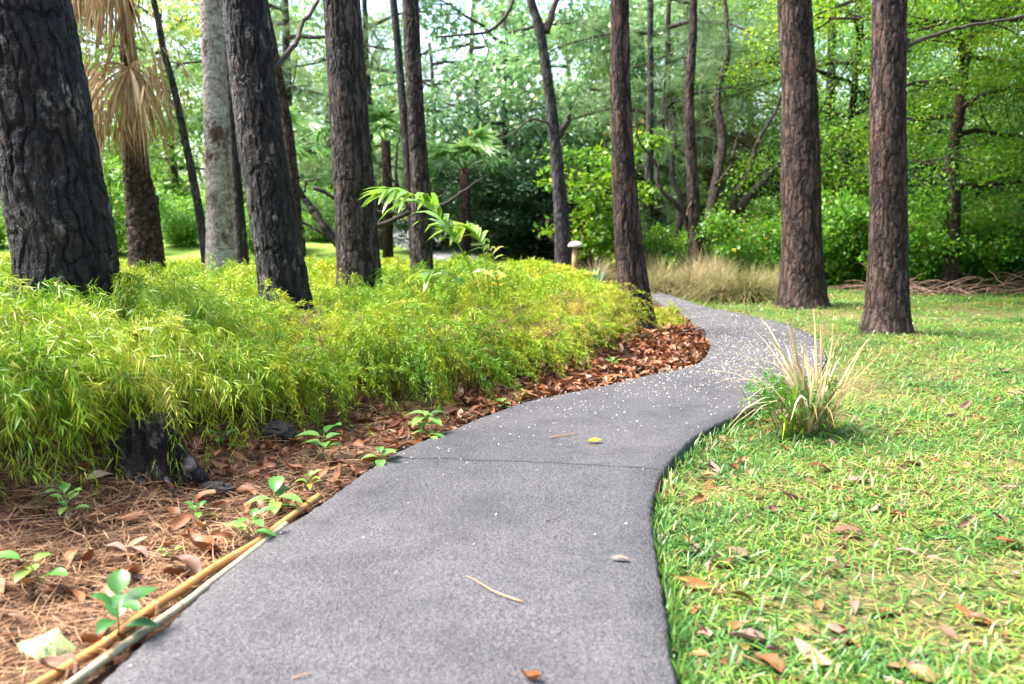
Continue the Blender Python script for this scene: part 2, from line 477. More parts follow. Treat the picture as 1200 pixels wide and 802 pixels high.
def rise(y):
    return np.maximum(0, y - 14) * .050 * smooth(13, 18, y) - 0.0 - np.maximum(0, y - 45) * .03


def near_poly(X, Y, P, step=4):
    Q = P[::step]
    out = np.empty(len(X))
    for i in range(0, len(X), 40000):
        sl = slice(i, i + 40000)
        d = (X[sl, None] - Q[None, :, 0]) ** 2 + (Y[sl, None] - Q[None, :, 1]) ** 2
        out[sl] = np.sqrt(d.min(1))
    return out


POLY = np.vstack([EL[::6], ER[::6][::-1]])


def inside(X, Y, Q=None):
    Q = POLY if Q is None else np.asarray(Q, float)
    r = np.zeros(len(X), bool)
    x1, y1 = Q[:, 0], Q[:, 1]
    x2, y2 = np.roll(x1, -1), np.roll(y1, -1)
    for a, b, c, e in zip(x1, y1, x2, y2):
        if b == e: continue
        k = ((b > Y) != (e > Y)) & (X < (c - a) * (Y - b) / (e - b) + a)
        r ^= k
    return r


def terr(X, Y):
    """height, distance to left edge (>0 on the left bank), to right edge (>0 on lawn side)"""
    X = np.asarray(X, float).ravel(); Y = np.asarray(Y, float).ravel()
    dl = near_poly(X, Y, EL); dr = near_poly(X, Y, ER)
    ins = inside(X, Y)
    left = (dl < dr) & ~ins
    right = ~left & ~ins
    z = np.full(len(X), -.07)
    und = (fbm(X * .9 + 31, Y * .9 + 17, 5) - .5)
    zl = -.03 + .25 * smooth(.3, 1.5, dl) + und * .10 * smooth(.1, .8, dl)
    zr = -.075 + und * .07 * smooth(.05, .8, dr) + .035 * smooth(.1, .6, dr)
    z = np.where(left, zl, np.where(right, zr, z))
    z = z + rise(Y) * np.where(ins, .98, 1)
    return z, np.where(left, dl, -1), np.where(right, dr, -1)


def tz(x, y):
    return float(terr([x], [y])[0][0])


def build_ground():
    def axis(a, b, c, fine, coarse):
        core = np.arange(a, b, fine)
        out = [core]
        k = fine; v = b; ext = []
        while v < coarse: ext.append(v); k *= 1.12; v += k
        ext.append(coarse)
        k = fine; v = a; ex2 = []
        while v > c:
            k *= 1.12; v -= k; ex2.append(v)
        return np.r_[np.array(ex2)[::-1], core, np.array(ext)]
    xs = axis(-3, 6, -260, .06, 260)
    ys = axis(1.2, 13.5, -200, .06, 420)
    X, Y = np.meshgrid(xs, ys)
    z, dl, dr = terr(X.ravel(), Y.ravel())
    x = X.ravel(); y = Y.ravel()
    fine = (fbm(x * 9, y * 9, 3) - .5) * .02 * ((dl > .05) | (dr > .05))
    V = np.stack([x, y, z + fine], 1)
    nx = len(xs); ny = len(ys)
    i = np.arange(ny - 1)[:, None] * nx; j = np.arange(nx - 1)[None]
    F = np.stack([i + j, i + j + 1, i + nx + j + 1, i + nx + j], -1).reshape(-1, 4)
    lawn = (dr > 0).astype(float) * (1 - smooth(12.2, 13.4, y + (fbm(x, y, 9) - .5) * 1.2) * (x > 2))
    lawn = np.where((dr > 0) & (y > 12.6) & (x < 7), .15, lawn)
    farm = smooth(12.5, 15, y) * (x < 2.2) * smooth(20, 18, y + x * -.4 + 0 * x)
    farm = np.where((x < -1.5) & (y > 12.5), smooth(12.5, 14, y), 0) * 1.0
    b = Buf(); b.add(V, F, rnd=lawn, tt=farm)
    o = obj('ground', b.mesh('ground', M['ground'])); tag(o, None, None, None, 'structure')


build_ground()


def build_path():
    b = Buf()
    T = .095
    # pair edges by ARC fraction between matched stations
    n = len(EL)
    zz = rise((EL[:, 1] + ER[:, 1]) / 2)
    cut = int(np.argmin(np.linalg.norm(EL - G(455, 536)[:2], axis=1)))
    cutR = int(np.argmin(np.linalg.norm(ER - G(768, 549)[:2], axis=1)))

    def slab(iL, iR, mi, gap1):
        k = 260
        l = EL[np.linspace(iL[0], iL[1], k).astype(int)]; r = ER[np.linspace(iR[0], iR[1], k).astype(int)]
        z = rise((l[:, 1] + r[:, 1]) / 2)
        jl = (vnoise(np.arange(k) * .8, np.zeros(k), 3) - .5) * .012
        cols = []
        dirv = nrm(r - l)
        l = l + dirv * jl[:, None]; r = r - dirv * ((vnoise(np.arange(k) * .8, np.ones(k) * 7, 3) - .5) * .012)[:, None]
        W = np.linalg.norm(r - l, axis=1)
        fr = [(0, -T), (.0, -.012), (.008, 0), *[(f, .006 * math.sin(PI * f)) for f in np.linspace(.1, .9, 8)], (.992, 0), (1, -.014), (1, -T)]
        for f, h in fr:
            q = l + (r - l) * f
            cols.append(np.c_[q, z + h])
        V = np.stack(cols, 1)
        m = V.shape[1]
        V = V.reshape(-1, 3)
        i = np.arange(k - 1)[:, None] * m; j = np.arange(m - 1)[None]
        F = np.stack([i + j, i + j + 1, i + m + j + 1, i + m + j], -1).reshape(-1, 4)
        b.add(V, F, mi=mi)
        for e in (0, (k - 1) * m):   # end faces
            c = np.vstack([V[e:e + m], [V[e:e + m].mean(0)]])
            jj = np.arange(m - 1)
            b.add(c, None, np.stack([jj, jj + 1, np.full(m - 1, m)], 1))
    slab((0, cut), (0, cutR), 0, 0)
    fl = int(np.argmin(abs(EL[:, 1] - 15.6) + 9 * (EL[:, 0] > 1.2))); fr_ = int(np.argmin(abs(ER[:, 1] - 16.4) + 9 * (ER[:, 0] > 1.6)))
    slab((cut + .6, fl), (cutR + .6, fr_), 0, 0)
    slab((fl + 1, n - 1), (fr_ + 1, n - 1), 1, 0)  # far stretch of the path takes the paler material
    o = obj('path', b.mesh('path', [M['asphalt'], plain_mat('pale_path', (.20, .20, .205), (.30, .30, .30), 12, .85)])); tag(o, None, None, None, 'structure')
    return cut, cutR


CUT, CUTR = build_path()
# tar-dark joint across the path
jl = EL[CUT]; jr = ER[CUTR]
jb = Buf()
k = 60
f = np.linspace(.004, .985, k)[:, None]
c = jl + (jr - jl) * f
c = c + nrm(np.array([[-(jr - jl)[1], (jr - jl)[0]]])) * ((fbm(np.linspace(0, 9, k), np.zeros(k), 4) - .5) * .05)[:, None]
w = .0025 + .002 * fbm(np.linspace(0, 20, k), np.ones(k), 8)
dn = nrm(np.array([-(jr - jl)[1], (jr - jl)[0]]))
h = .006 * np.sin(PI * f[:, 0]) + .004
V = np.stack([np.c_[c - dn * w[:, None], h], np.c_[c + dn * w[:, None], h]], 1).reshape(-1, 3)
F = np.array([[2 * i, 2 * i + 1, 2 * i + 3, 2 * i + 2] for i in range(k - 1)])
jb.add(V, F)
M['tar'] = plain_mat('tar_joint', (.02, .02, .022), (.06, .058, .06), 60, .8)
tag(obj('path_joint', jb.mesh('path_joint', M['tar'])), None, None, None, 'structure')


def scatter(n, x0, x1, y0, y1, r=rng, power=0.0):
    x = r.uniform(x0, x1, n)
    if power:
        u = r.uniform(0, 1, n); y = y0 * (y1 / y0) ** u
        # log spacing: denser near
    else:
        y = r.uniform(y0, y1, n)
    return x, y


# ------------------------------------------------------------------ lawn
def build_lawn():
    b = Buf()
    X = []; Y = []
    for n, y0, y1, x1 in ((75000, 1.5, 3.6, 3.4), (75000, 3.6, 6.0, 5.2), (75000, 6.0, 9.5, 7.6), (70000, 9.5, 13.6, 10.5)):
        x, y = scatter(n, .2, x1, y0, y1); X.append(x); Y.append(y)
    X = np.concatenate(X); Y = np.concatenate(Y)
    z, dl, dr = terr(X, Y)
    patch = fbm(X * 1.6, Y * 1.6, 21)
    dens = np.clip(.34 + 2.2 * (patch - .34), .16, 1)
    near = np.exp(-dr / .12)
    keep = (dr > -.5) & (dr > .004) & (rng.uniform(0, 1, len(X)) < np.maximum(dens, near * .9))
    X, Y, z, dr, patch = X[keep], Y[keep], z[keep], dr[keep], patch[keep]
    n = len(X)
    az = rng.uniform(0, 2 * PI, n)
    el = np.clip(rng.normal(.38, .34, n), .02, 1.35)
    el = np.where(dr < .07, np.clip(el + .55, 0, 1.4), el)
    D = np.stack([np.cos(az) * np.cos(el), np.sin(az) * np.cos(el), np.sin(el)], 1)
    S = np.stack([-np.sin(az), np.cos(az), rng.normal(0, .35, n)], 1)
    lod = np.interp(Y, [1.5, 4, 8, 13], [1, 1.15, 1.5, 2.1])
    L = rng.uniform(.03, .085, n) * (1 + .12 * (lod - 1)) * np.interp(dr, [0, .06, .2, .5], [1.5, 1.3, 1.1, 1])
    W = rng.uniform(.0035, .0078, n) * lod
    P0 = np.stack([X, Y, z + rng.uniform(-.005, .018, n)], 1)
    V, F, t = blades(P0, D, S, L, W, ((0, .55), (.45, 1), (.8, .7), (1, .08)), rng.uniform(0.05, .5, n))
    V[:, 2] = np.maximum(V[:, 2], np.repeat(z, 8) + .002)
    col = np.clip(rng.normal(.47, .19, n) + (fbm(X * 3, Y * 3, 77) - .5) * .9 + (rng.uniform(0, 1, n) < .09) * .4 - .05 * np.exp(-dr / .2), 0, 1)
    b.add(V, F, rnd=np.repeat(col, 8), tt=t)
    # tan runners and dead thatch lying in the lawn
    n2 = 13000
    x, y = scatter(n2, .2, 6, 1.6, 8)
    zz, _, d2 = terr(x, y); kk = d2 > .02
    x, y, zz = x[kk], y[kk], zz[kk]; n2 = len(x)
    az = rng.uniform(0, 2 * PI, n2)
    D = np.stack([np.cos(az), np.sin(az), rng.normal(.05, .12, n2)], 1)
    S = np.stack([-np.sin(az), np.cos(az), 0 * az], 1)
    V, F, t = blades(np.stack([x, y, zz + rng.uniform(.004, .02, n2)], 1), D, S, rng.uniform(.04, .12, n2), rng.uniform(.002, .004, n2), ((0, 1), (.5, 1), (1, .5)))
    b.add(V, F, rnd=np.repeat(rng.uniform(.84, .96, n2), 6), tt=t)
    tag(obj('lawn_grass', b.mesh('lawn_grass', M['lawn'])), 'short green and yellow lawn grass right of the path', 'grass', None, 'stuff')


build_lawn()


# ------------------------------------------------------------------ feathery shrubs and ground cover
def sprays(buf, R0, h, o, nl, L, W, rndbase, leafspread=.75, mi=0, r=rng, bent=False, stemw=.0022, mi_stem=None, t0=.22, azb=None, updrift=0.0, dr=0.0, jit=.02):
    """arching stems from roots R0 (n,3), each with nl fine leaves"""
    n = len(R0)
    az = r.uniform(0, 2 * PI, n) if azb is None else azb
    h = np.broadcast_to(h, (n,)) * r.uniform(.7, 1.2, n); o = np.broadcast_to(o, (n,)) * r.uniform(.5, 1.25, n)
    tp = np.clip(r.normal(.66, .13, n) - dr, .40, .95)

    def pos(t):   # t (n,m)
        x = R0[:, None, 0] + np.cos(az)[:, None] * o[:, None] * t ** 1.35
        y = R0[:, None, 1] + np.sin(az)[:, None] * o[:, None] * t ** 1.35
        z = R0[:, None, 2] + h[:, None] * (2 * t / tp[:, None] - (t / tp[:, None]) ** 2)
        return np.stack([x, y, z], -1)
    t = t0 + (1 - t0) * r.uniform(0, 1, (n, nl)) ** .8
    P = pos(t); T = nrm(pos(np.minimum(t + .03, 1.03)) - pos(t))
    P = P.reshape(-1, 3); T = T.reshape(-1, 3)
    k = len(P)
    D = nrm(T * .75 + rdir(k, r) * leafspread + np.array([0, 0, -.12 + updrift]))
    S = np.cross(D, rdir(k, r)) + 1e-4
    P = P + rdir(k, r) * jit
    Lk = r.uniform(*L, k); Wk = r.uniform(*W, k)
    col = np.clip(np.repeat(np.broadcast_to(rndbase, (n,)) + r.normal(0, .10, n), nl) + r.normal(0, .10, k) + (t.ravel() - .7) * .18, 0, 1)
    dead = r.uniform(0, 1, k) < .025
    col = np.where(dead, r.uniform(.88, 1, k), col)
    if bent:
        V, F, tt = blades(P, D, S, Lk, Wk, ((0, .4), (.4, 1), (1, .05)), r.uniform(.0, .45, k))
        buf.add(V, F, rnd=np.repeat(col, 6), tt=tt, mi=mi)
    else:
        V, F, tt = diamonds(P, D, S, Lk, Wk)
        buf.add(V, F, rnd=np.repeat(col, 4), tt=tt, mi=mi)
    if mi_stem is not None:
        ts = np.linspace(0, 1, 6)[None].repeat(n, 0)
        Q = pos(ts)
        sd = np.stack([-np.sin(az), np.cos(az), 0 * az], 1)
        wv = np.array([1, .9, .8, .65, .45, .2]) * stemw
        V = np.stack([Q - sd[:, None] * wv[None, :, None], Q + sd[:, None] * wv[None, :, None]], 2).reshape(-1, 3)
        base = np.arange(n)[:, None, None] * 12
        q = np.array([[2 * i, 2 * i + 1, 2 * i + 3, 2 * i + 2] for i in range(5)])[None]
        buf.add(V, (base + q).reshape(-1, 4), rnd=.5, mi=mi_stem)


def disc(n, R, r=rng, p=.5):
    a = r.uniform(0, 2 * PI, n); q = R * r.uniform(0, 1, n) ** p
    return np.stack([q * np.cos(a), q * np.sin(a), np.zeros(n)], 1)


def feather_mound(seed, R, h, stems, nl, base, L=(.022, .050), W=(.0028, .0046)):
    r = np.random.default_rng(seed)
    fol = Buf(); st = Buf()
    R0 = disc(stems, R * .62, r, .6)
    npl = 19
    C0 = disc(npl, R * .60, r, .55); caz = np.arctan2(C0[:, 1], C0[:, 0]) + r.normal(0, .6, npl); ct = r.normal(0, .13, npl); chh = r.uniform(.72, 1.22, npl)
    ip = r.integers(0, npl, stems)
    R0 = C0[ip] + disc(stems, R * .07, r)
    az = caz[ip] + r.normal(0, .28, stems)
    rad = np.linalg.norm(R0, axis=1) / (R * .62)
    hh = h * (1.02 - .45 * rad ** 1.5) * chh[ip]
    cl = base + ct[ip]
    n = stems
    # leaves
    sprays(fol, R0, hh, R * (.45 + .35 * rad), nl, L, W, cl, .72, 0, r, azb=az, dr=.2 * rad, t0=.30, jit=.012)
    # stems in their own mesh
    dummy = Buf()
    r2 = np.random.default_rng(seed + 99)
    s0 = disc(70, R * .5, r2, .6)
    for p in s0:
        a = math.atan2(p[1], p[0]) + r2.normal(0, .5); q = h * r2.uniform(.6, .95); oo = R * .55 * r2.uniform(.4, 1)
        tq = np.linspace(0, 1, 7)
        pts = np.stack([p[0] + math.cos(a) * oo * tq ** 1.35, p[1] + math.sin(a) * oo * tq ** 1.35, q * (2.4 * tq - 1.4 * tq * tq)], 1)
        add_tube(st, pts, np.linspace(.003, .001, 7), 4)
    return fol, st


MOUNDS = []
for k, (R, h, s, nl, base) in enumerate(((.62, .45, 165, 125, .50), (.60, .47, 165, 125, .38), (.62, .48, 165, 125, .60), (.52, .39, 145, 120, .52))):
    fo, st = feather_mound(100 + k, R, h, s, nl, base)
    MOUNDS.append((fo.mesh('feathery_foliage', M['feather']), st.mesh('shrub_stems', M['stem_brown'])))


def place_pair(name, label, cat, pair, parts, loc, rz, sc, group, scz=1.0):
    t = thing(name, label, cat, loc, rz, group)
    t.scale = (sc, sc, sc * scz)
    for me, pn in zip(pair, parts):
        obj(pn, me, t)
    return t


# front rim of the feathery shrubs: pixel of the front foot, and what sets it apart
front = [
    ((262, 500), 2, 1.0, 'yellow green feathery shrub just right of the charred stump'),
    ((330, 500), 0, .95, 'feathery shrub behind the dark stone, with a drooping yellow spray'),
    ((402, 482), 2, .95, 'bright feathery shrub behind the big leaved seedling at the litter edge'),
    ((470, 476), 1, 1.12, 'round mid green feathery shrub nearest the seedling cluster at the path edge'),
    ((540, 462), 1, 1.1, 'deep green feathery shrub below the arching palm fronds'),
    ((612, 440), 0, 1.0, 'feathery shrub bulging toward the path where it begins to bend right'),
    ((668, 420), 3, 1.0, 'light feathery shrub with brown tips beside the brown leaf litter'),
    ((712, 402), 3, .85, 'small browning feathery shrub left of the leaning trunk at the bend'),
]
for (p, v, sc, lab) in front:
    q = G(p[0], p[1], .05)
    off = .34 if p[0] < 600 else .47
    y = q[1] + off * sc; x = q[0] * y / q[1] - .10; sc *= .92
    place_pair('feathery_shrub', lab, 'shrub', MOUNDS[v], ('foliage', 'stems'), (x, y, tz(x, y) - .02), rng.uniform(0, 6), sc, 'feathery shrubs along the path edge', scz=rng.uniform(.82, 1.2) * (1 if p[0] < 600 else .74))
q = at(775, 385, 9.0)
place_pair('feathery_shrub', 'thin green feathery tuft right of the leaning trunk at the inner bend', 'shrub', MOUNDS[3], ('foliage', 'stems'), (q[0], 9.0, tz(q[0], 9.0) - .05), 1.0, .62, 'feathery shrubs along the path edge')

FRONT_EDGE = [G(p[0], p[1], .05)[:2] for p, *_ in front]
second = [(-1.42, 4.55, 3, 1.05, 'feathery shrub filling the gap between the bamboo grass and the stone'),
          (-1.62, 5.15, 0, 1.0, 'second row feathery shrub between the two dark rough trunks'),
          (-1.0, 5.35, 1, .95, 'second row feathery shrub in front of the brown grey furrowed trunk'),
          (-.45, 5.75, 2, 1.0, 'yellow tipped second row feathery shrub left of the young palm'),
          (.02, 6.25, 3, 1.1, 'second row feathery shrub just below the young palm'),
          (.42, 6.75, 0, .95, 'second row feathery shrub right of the young palm'),
          (.72, 7.5, 2, .9, 'second row feathery shrub left of the trunk at the bend'),
          (-2.3, 5.6, 2, 1.05, 'feathery shrub behind the bamboo grass, left of the dark rough trunk')]
for (x, y, v, sc, lab) in second:
    place_pair('feathery_shrub', lab, 'shrub', MOUNDS[v], ('foliage', 'stems'), (x - .03, y + .16, tz(x, y) - .02), rng.uniform(0, 6), sc * .95, 'feathery shrubs along the path edge', scz=rng.uniform(.8, 1.3) * (1 if x < 0 else .68))


def build_cover():
    b = Buf(); r = np.random.default_rng(59)
    fe = np.array(FRONT_EDGE)
    fe = np.vstack([[-7, 2.4], [-2.75, 2.7], [-2.3, fe[0, 1] + .1], fe, [1.2, 8.4], [1.35, 10.0], [.95, 11.2], [.5, 12.4]])
    poly = np.vstack([fe + np.array([-.28, 1.15]), [[.2, 13.4], [-8, 13.4], [-8, 3.6]]])
    sp = .44
    gx, gy = np.meshgrid(np.arange(-7.8, 2, sp), np.arange(3.5, 13.6, sp))
    X = gx.ravel() + r.uniform(-.2, .2, gx.size); Y = gy.ravel() + r.uniform(-.2, .2, gx.size)
    k = inside(X, Y, poly); X, Y = X[k], Y[k]
    for o_ in (o1, o5, o6, o8):
        kk = (X - o_[0]) ** 2 + (Y - o_[1]) ** 2 > .26 ** 2; X, Y = X[kk], Y[kk]
    z, dl, dr = terr(X, Y)
    m = len(X)
    hh = r.uniform(.12, .54, m) * (.75 + .5 * fbm(X * .8, Y * .8, 91)) * np.interp(Y, [7.5, 10], [1, .55]) * np.interp(X, [-.2, .8], [1, .7])
    tone = .50 + (fbm(X * 1.1 + 40, Y * 1.1, 61) - .5) * .6 + r.normal(0, .08, m) + .05 * np.clip((Y - 5) / 6, 0, 1)
    for lo, hi, ns, nl, L, W in ((0, 7, 60, 95, (.024, .055), (.003, .0054)), (7, 9.8, 52, 65, (.034, .068), (.0045, .008)), (9.8, 14, 44, 46, (.05, .095), (.008, .013))):
        q = (Y >= lo) & (Y < hi); n = q.sum()
        loc = np.concatenate([disc(ns, .27, r, .6) for _ in range(n)])
        az = np.arctan2(loc[:, 1], loc[:, 0]) + r.normal(0, .5, len(loc)); rad = np.linalg.norm(loc, axis=1) / .27
        R0 = np.repeat(np.stack([X[q], Y[q], z[q] - .02], 1), ns, 0) + loc
        sprays(b, R0, np.repeat(hh[q], ns) * (1.05 - .4 * rad ** 1.5), .20 + .16 * rad, nl, L, W, np.repeat(tone[q], ns), .65, 0, r, azb=az, dr=.15 * rad, t0=.34)
    tag(obj('ground_cover', b.mesh('ground_cover', M['feather'])), 'mass of low yellow green feathery ground cover under the trees', 'ground cover', None, 'stuff')


# bamboo-like grass clumps at the left edge
def bamboo_clump(seed, R, h, stems, nl):
    r = np.random.default_rng(seed)
    fol = Buf(); st = Buf()
    R0 = disc(stems, R * .7, r, .6)
    az = np.arctan2(R0[:, 1], R0[:, 0]) + r.normal(0, .9, stems)
    cl = .45 + (vnoise(R0[:, 0] * 5 + 9, R0[:, 1] * 5 + 5, seed) - .5) * .5
    q = np.linalg.norm(R0, axis=1) / R
    sprays(fol, R0, h * (1.05 - .35 * q), R * (.5 + .4 * q), int(nl * 1.35), (.034, .082), (.0036, .0072), cl, .75, 0, r, True, azb=az, dr=.2 * q)
    s0 = disc(60, R * .6, r, .6)
    for p in s0:
        a = r.uniform(0, 2 * PI); oo = R * .5 * r.uniform(.3, 1); q = h * r.uniform(.6, 1)
        tq = np.linspace(0, 1, 7)
        add_tube(st, np.stack([p[0] + math.cos(a) * oo * tq ** 1.35, p[1] + math.sin(a) * oo * tq ** 1.35, q * (2.3 * tq - 1.3 * tq * tq)], 1), np.linspace(.0032, .0012, 7), 4)
    return fol.mesh('bamboo_foliage', M['bamboo']), st.mesh('bamboo_stems', M['stem_brown'])


BAM = [bamboo_clump(300 + k, .62, .62, 190, 75) for k in range(3)]
for (x, y, v, sc, lab) in (
    (-2.28, 3.55, 0, .98, 'broad bladed bamboo grass clump at the left edge above the pine straw'),
    (-1.80, 3.98, 1, .82, 'bamboo grass clump hanging over the charred stump'),
    (-2.22, 3.32, 2, .85, 'low bamboo grass clump spilling onto the pine straw left of the stump'),
    (-2.65, 4.25, 2, 1.05, 'bamboo grass clump with straw tips in front of the big charred trunk'),
    (-2.05, 4.50, 0, .95, 'green bamboo grass clump at the right foot of the big charred trunk'),
    (-3.3, 4.9, 1, 1.1, 'bamboo grass clump cut by the left picture edge behind the big trunk'),
):
    place_pair('bamboo_clump', lab, 'bamboo', BAM[v], ('foliage', 'stems'), (x, y, tz(x, y) - .03), rng.uniform(0, 6), sc, 'bamboo grass at the left bank')


# ------------------------------------------------------------------ trunks
def trunk_buf(px, y, base_z, nth=96, top=7.5, cell=(.055, .16), depth=.014, fine=.004, seed=1, flare=.12, rows=.013, ycurve=0.0, smooth_pal=False, depthtop=None):
    """px: list of (x, y, width) pixels from base to top, at ground distance y"""
    C = []; R = []
    for (x, yy, w) in px:
        p = at(x, yy, y); C.append(p); R.append(w * .5 * (y * math.cos(PITCH) + (CH - p[2]) * math.sin(PITCH)) / 1000.0)
    C = np.array(C); R = np.array(R)
    # down to the ground and up beyond the frame
    d = (C[0] - C[1]) / max(C[1][2] - C[0][2], 1e-3)
    if C[0][2] > base_z:
        C = np.vstack([C[0] + d * .6 * (C[0][2] - base_z + .12), C]); C[0][2] = base_z - .12
        R = np.r_[R[0] * (1 + flare), R]
    e = (C[-1] - C[-3 if len(C) > 3 else -2]); e = e / e[2]
    if top > C[-1][2]:
        t2 = C[-1] + e * (top - C[-1][2]) * .5; t3 = C[-1] + e * (top - C[-1][2])
        t3[:2] = t2[:2] + (t3[:2] - t2[:2]) * .7
        R = np.r_[R, R[-1] * .9, R[-1] * .75]
        C = np.vstack([C, t2, t3])
    n0 = 400
    S = spline(np.c_[C, R], n0) if False else None
    zz = C[:, 2]
    zs = []; v = zz[0]
    while v < zz[-1]:
        zs.append(v); v += rows * (1 if v < 4.2 else 4)
    zs = np.array(zs)
    sp = spline(np.c_[C[:, 0], C[:, 1], C[:, 2]], n0); rr = np.interp(np.linspace(0, len(R) - 1, n0), np.arange(len(R)), R)
    o = np.argsort(sp[:, 2]); sp = sp[o]; rr = rr[o]
    kern = np.ones(15) / 15
    rr = np.convolve(np.pad(rr, 7, 'edge'), kern, 'valid')
    cx = np.interp(zs, sp[:, 2], sp[:, 0]); cy = np.interp(zs, sp[:, 2], sp[:, 1]); r = np.interp(zs, sp[:, 2], rr)
    r = r * (1 + .20 * np.exp(-np.clip(zs - base_z, 0, 9) / .13))
    th = np.arange(nth) * 2 * PI / nth
    TH, Z = np.meshgrid(th, zs)
    RR = np.repeat(r[:, None], nth, 1)
    pu = max(6, int(round(2 * PI * r.mean() / cell[0])))
    U = TH / (2 * PI) * pu; Vv = Z / cell[1]
    wz = (vnoise(TH / (2 * PI) * 8, Z * 3, seed + 5, 8) - .5)
    f1, f2, cid = worley(U + (vnoise(TH / (2 * PI) * pu, Z / cell[1] * 2.0, seed + 3, pu) - .5) * 1.2 + (vnoise(TH / (2 * PI) * pu * 3, Z / cell[1] * 6.0, seed + 4, pu * 3) - .5) * .45, Vv + wz * 1.5 + (np.floor(U) % 2) * .0, pu, seed)
    # long vertical furrows weigh more than cross cracks
    e = smooth(.0, .20, f2 - f1)
    fz = vnoise(TH / (2 * PI) * pu * 4, Z / cell[1] * 5, seed + 8, pu * 4) - .5
    fz2 = vnoise(TH / (2 * PI) * pu * 2, Z / cell[1] * 12, seed + 9, pu * 2) - .5
    big = vnoise(TH / (2 * PI) * 4, Z * 1.1, seed + 11, 4) - .5
    rad = RR + depth * (e - 1) + depth * .7 * (cid - .5) * e + fine * (fz + fz2 * .7) + RR * .10 * big
    X = cx[:, None] + rad * np.cos(TH); Yv = cy[:, None] + rad * np.sin(TH)
    V = np.stack([X, Yv, Z + 0 * X], -1).reshape(-1, 3)
    k = len(zs)
    i = np.arange(k - 1)[:, None] * nth; j = np.arange(nth)[None]
    F = np.stack([i + j, i + (j + 1) % nth, i + nth + (j + 1) % nth, i + nth + j], -1).reshape(-1, 4)
    b = Buf()
    V0 = V[:0]
    base = np.array([cx[0], cy[0], base_z - .12])
    jj = np.arange(nth)
    capV = np.vstack([V, [cx[-1], cy[-1], zs[-1]]])
    F3 = np.stack([np.full(nth, k * nth), (k - 1) * nth + jj, (k - 1) * nth + (jj + 1) % nth], 1)
    org = np.array([cx[0], cy[0], base_z])
    capV = capV - org
    b.add(capV, F, F3, rnd=np.r_[cid.ravel(), .5], tt=np.r_[np.clip(e + .05, 0, 1).ravel(), 1])
    prof = (zs, cx, cy, r)
    return b, org, prof


def limb_path(a, d, L, n=7, sag=.15, wob=.06, r=rng):
    t = np.linspace(0, 1, n)[:, None]
    p = a + d * L * t + np.array([0, 0, -1.0]) * sag * L * t * t
    p[1:] += np.cumsum(r.normal(0, wob * L / n, (n - 1, 3)), 0)
    return p


def make_trunk(name, label, px, y, matn, cat='tree', group=None, **kw):
    x = at(px[0][0], px[0][1], y)[0]
    bz = tz(x, y)
    b, org, prof = trunk_buf(px, y, bz, **kw)
    t = thing(name, label, cat, org, 0, group)
    obj('trunk', b.mesh('trunk', M[matn]), t)
    return t, org, prof


GP = 'pine trunks beside the path'
T1, o1, pr1 = make_trunk('pine_tree', 'thick charred black trunk leaning left at the left edge of the view', [(81, 345, 112), (73, 270, 113), (57, 200, 113), (40, 100, 112), (22, 0, 110)], 4.6, 'bark_char', group=GP, nth=230, cell=(.07, .36), depth=.010, fine=.009, seed=3, rows=.010)
T5, o5, pr5 = make_trunk('pine_tree', 'dark rough trunk second thickest, right of the pale mottled trunk', [(331, 325, 58), (322, 270, 55), (311, 200, 54), (298, 100, 52), (286, 0, 51)], 6.5, 'bark_dark', group=GP, nth=170, cell=(.065, .34), depth=.009, fine=.008, seed=5)
T6, o6, pr6 = make_trunk('pine_tree', 'straight brown grey furrowed trunk standing in the middle of the feathery ground cover', [(421, 325, 53), (417, 250, 49), (410, 150, 46), (405, 70, 44), (400, 0, 42)], 7.6, 'bark_pine', group=GP, nth=170, cell=(.055, .24), depth=.007, seed=7)
T8, o8, pr8 = make_trunk('pine_tree', 'slender purple brown trunk behind the arching palm fronds', [(494, 298, 26), (493, 220, 23), (488, 140, 20), (484, 70, 20), (481, 0, 20)], 11.0, 'bark_pine', group=GP, nth=80, cell=(.06, .16), depth=.010, seed=8, rows=.018)
T10, o10, pr10 = make_trunk('pine_tree', 'dark leaning trunk rising from the leaf litter at the inner bend', [(748, 388, 43), (744, 350, 39), (737, 290, 33), (731, 200, 28), (727, 100, 24), (726, 0, 21)], 8.4, 'bark_red', group=GP, nth=130, cell=(.05, .3), depth=.006, seed=10)
T13, o13, pr13 = make_trunk('pine_tree', 'broad reddish brown trunk behind the dry grass tuft', [(940, 362, 54), (940, 320, 50), (939, 240, 46), (937, 120, 41), (931, 0, 38)], 10.9, 'bark_red', group=GP, nth=170, cell=(.065, .32), depth=.007, seed=13)
T14, o14, pr14 = make_trunk('pine_tree', 'straight rough barked trunk standing on the lawn, farthest right of the big trunks', [(1039, 392, 55), (1040, 355, 49), (1041, 250, 42), (1040, 140, 39), (1042, 0, 38)], 8.5, 'bark_red', group=GP, nth=170, cell=(.06, .28), depth=.007, seed=14)

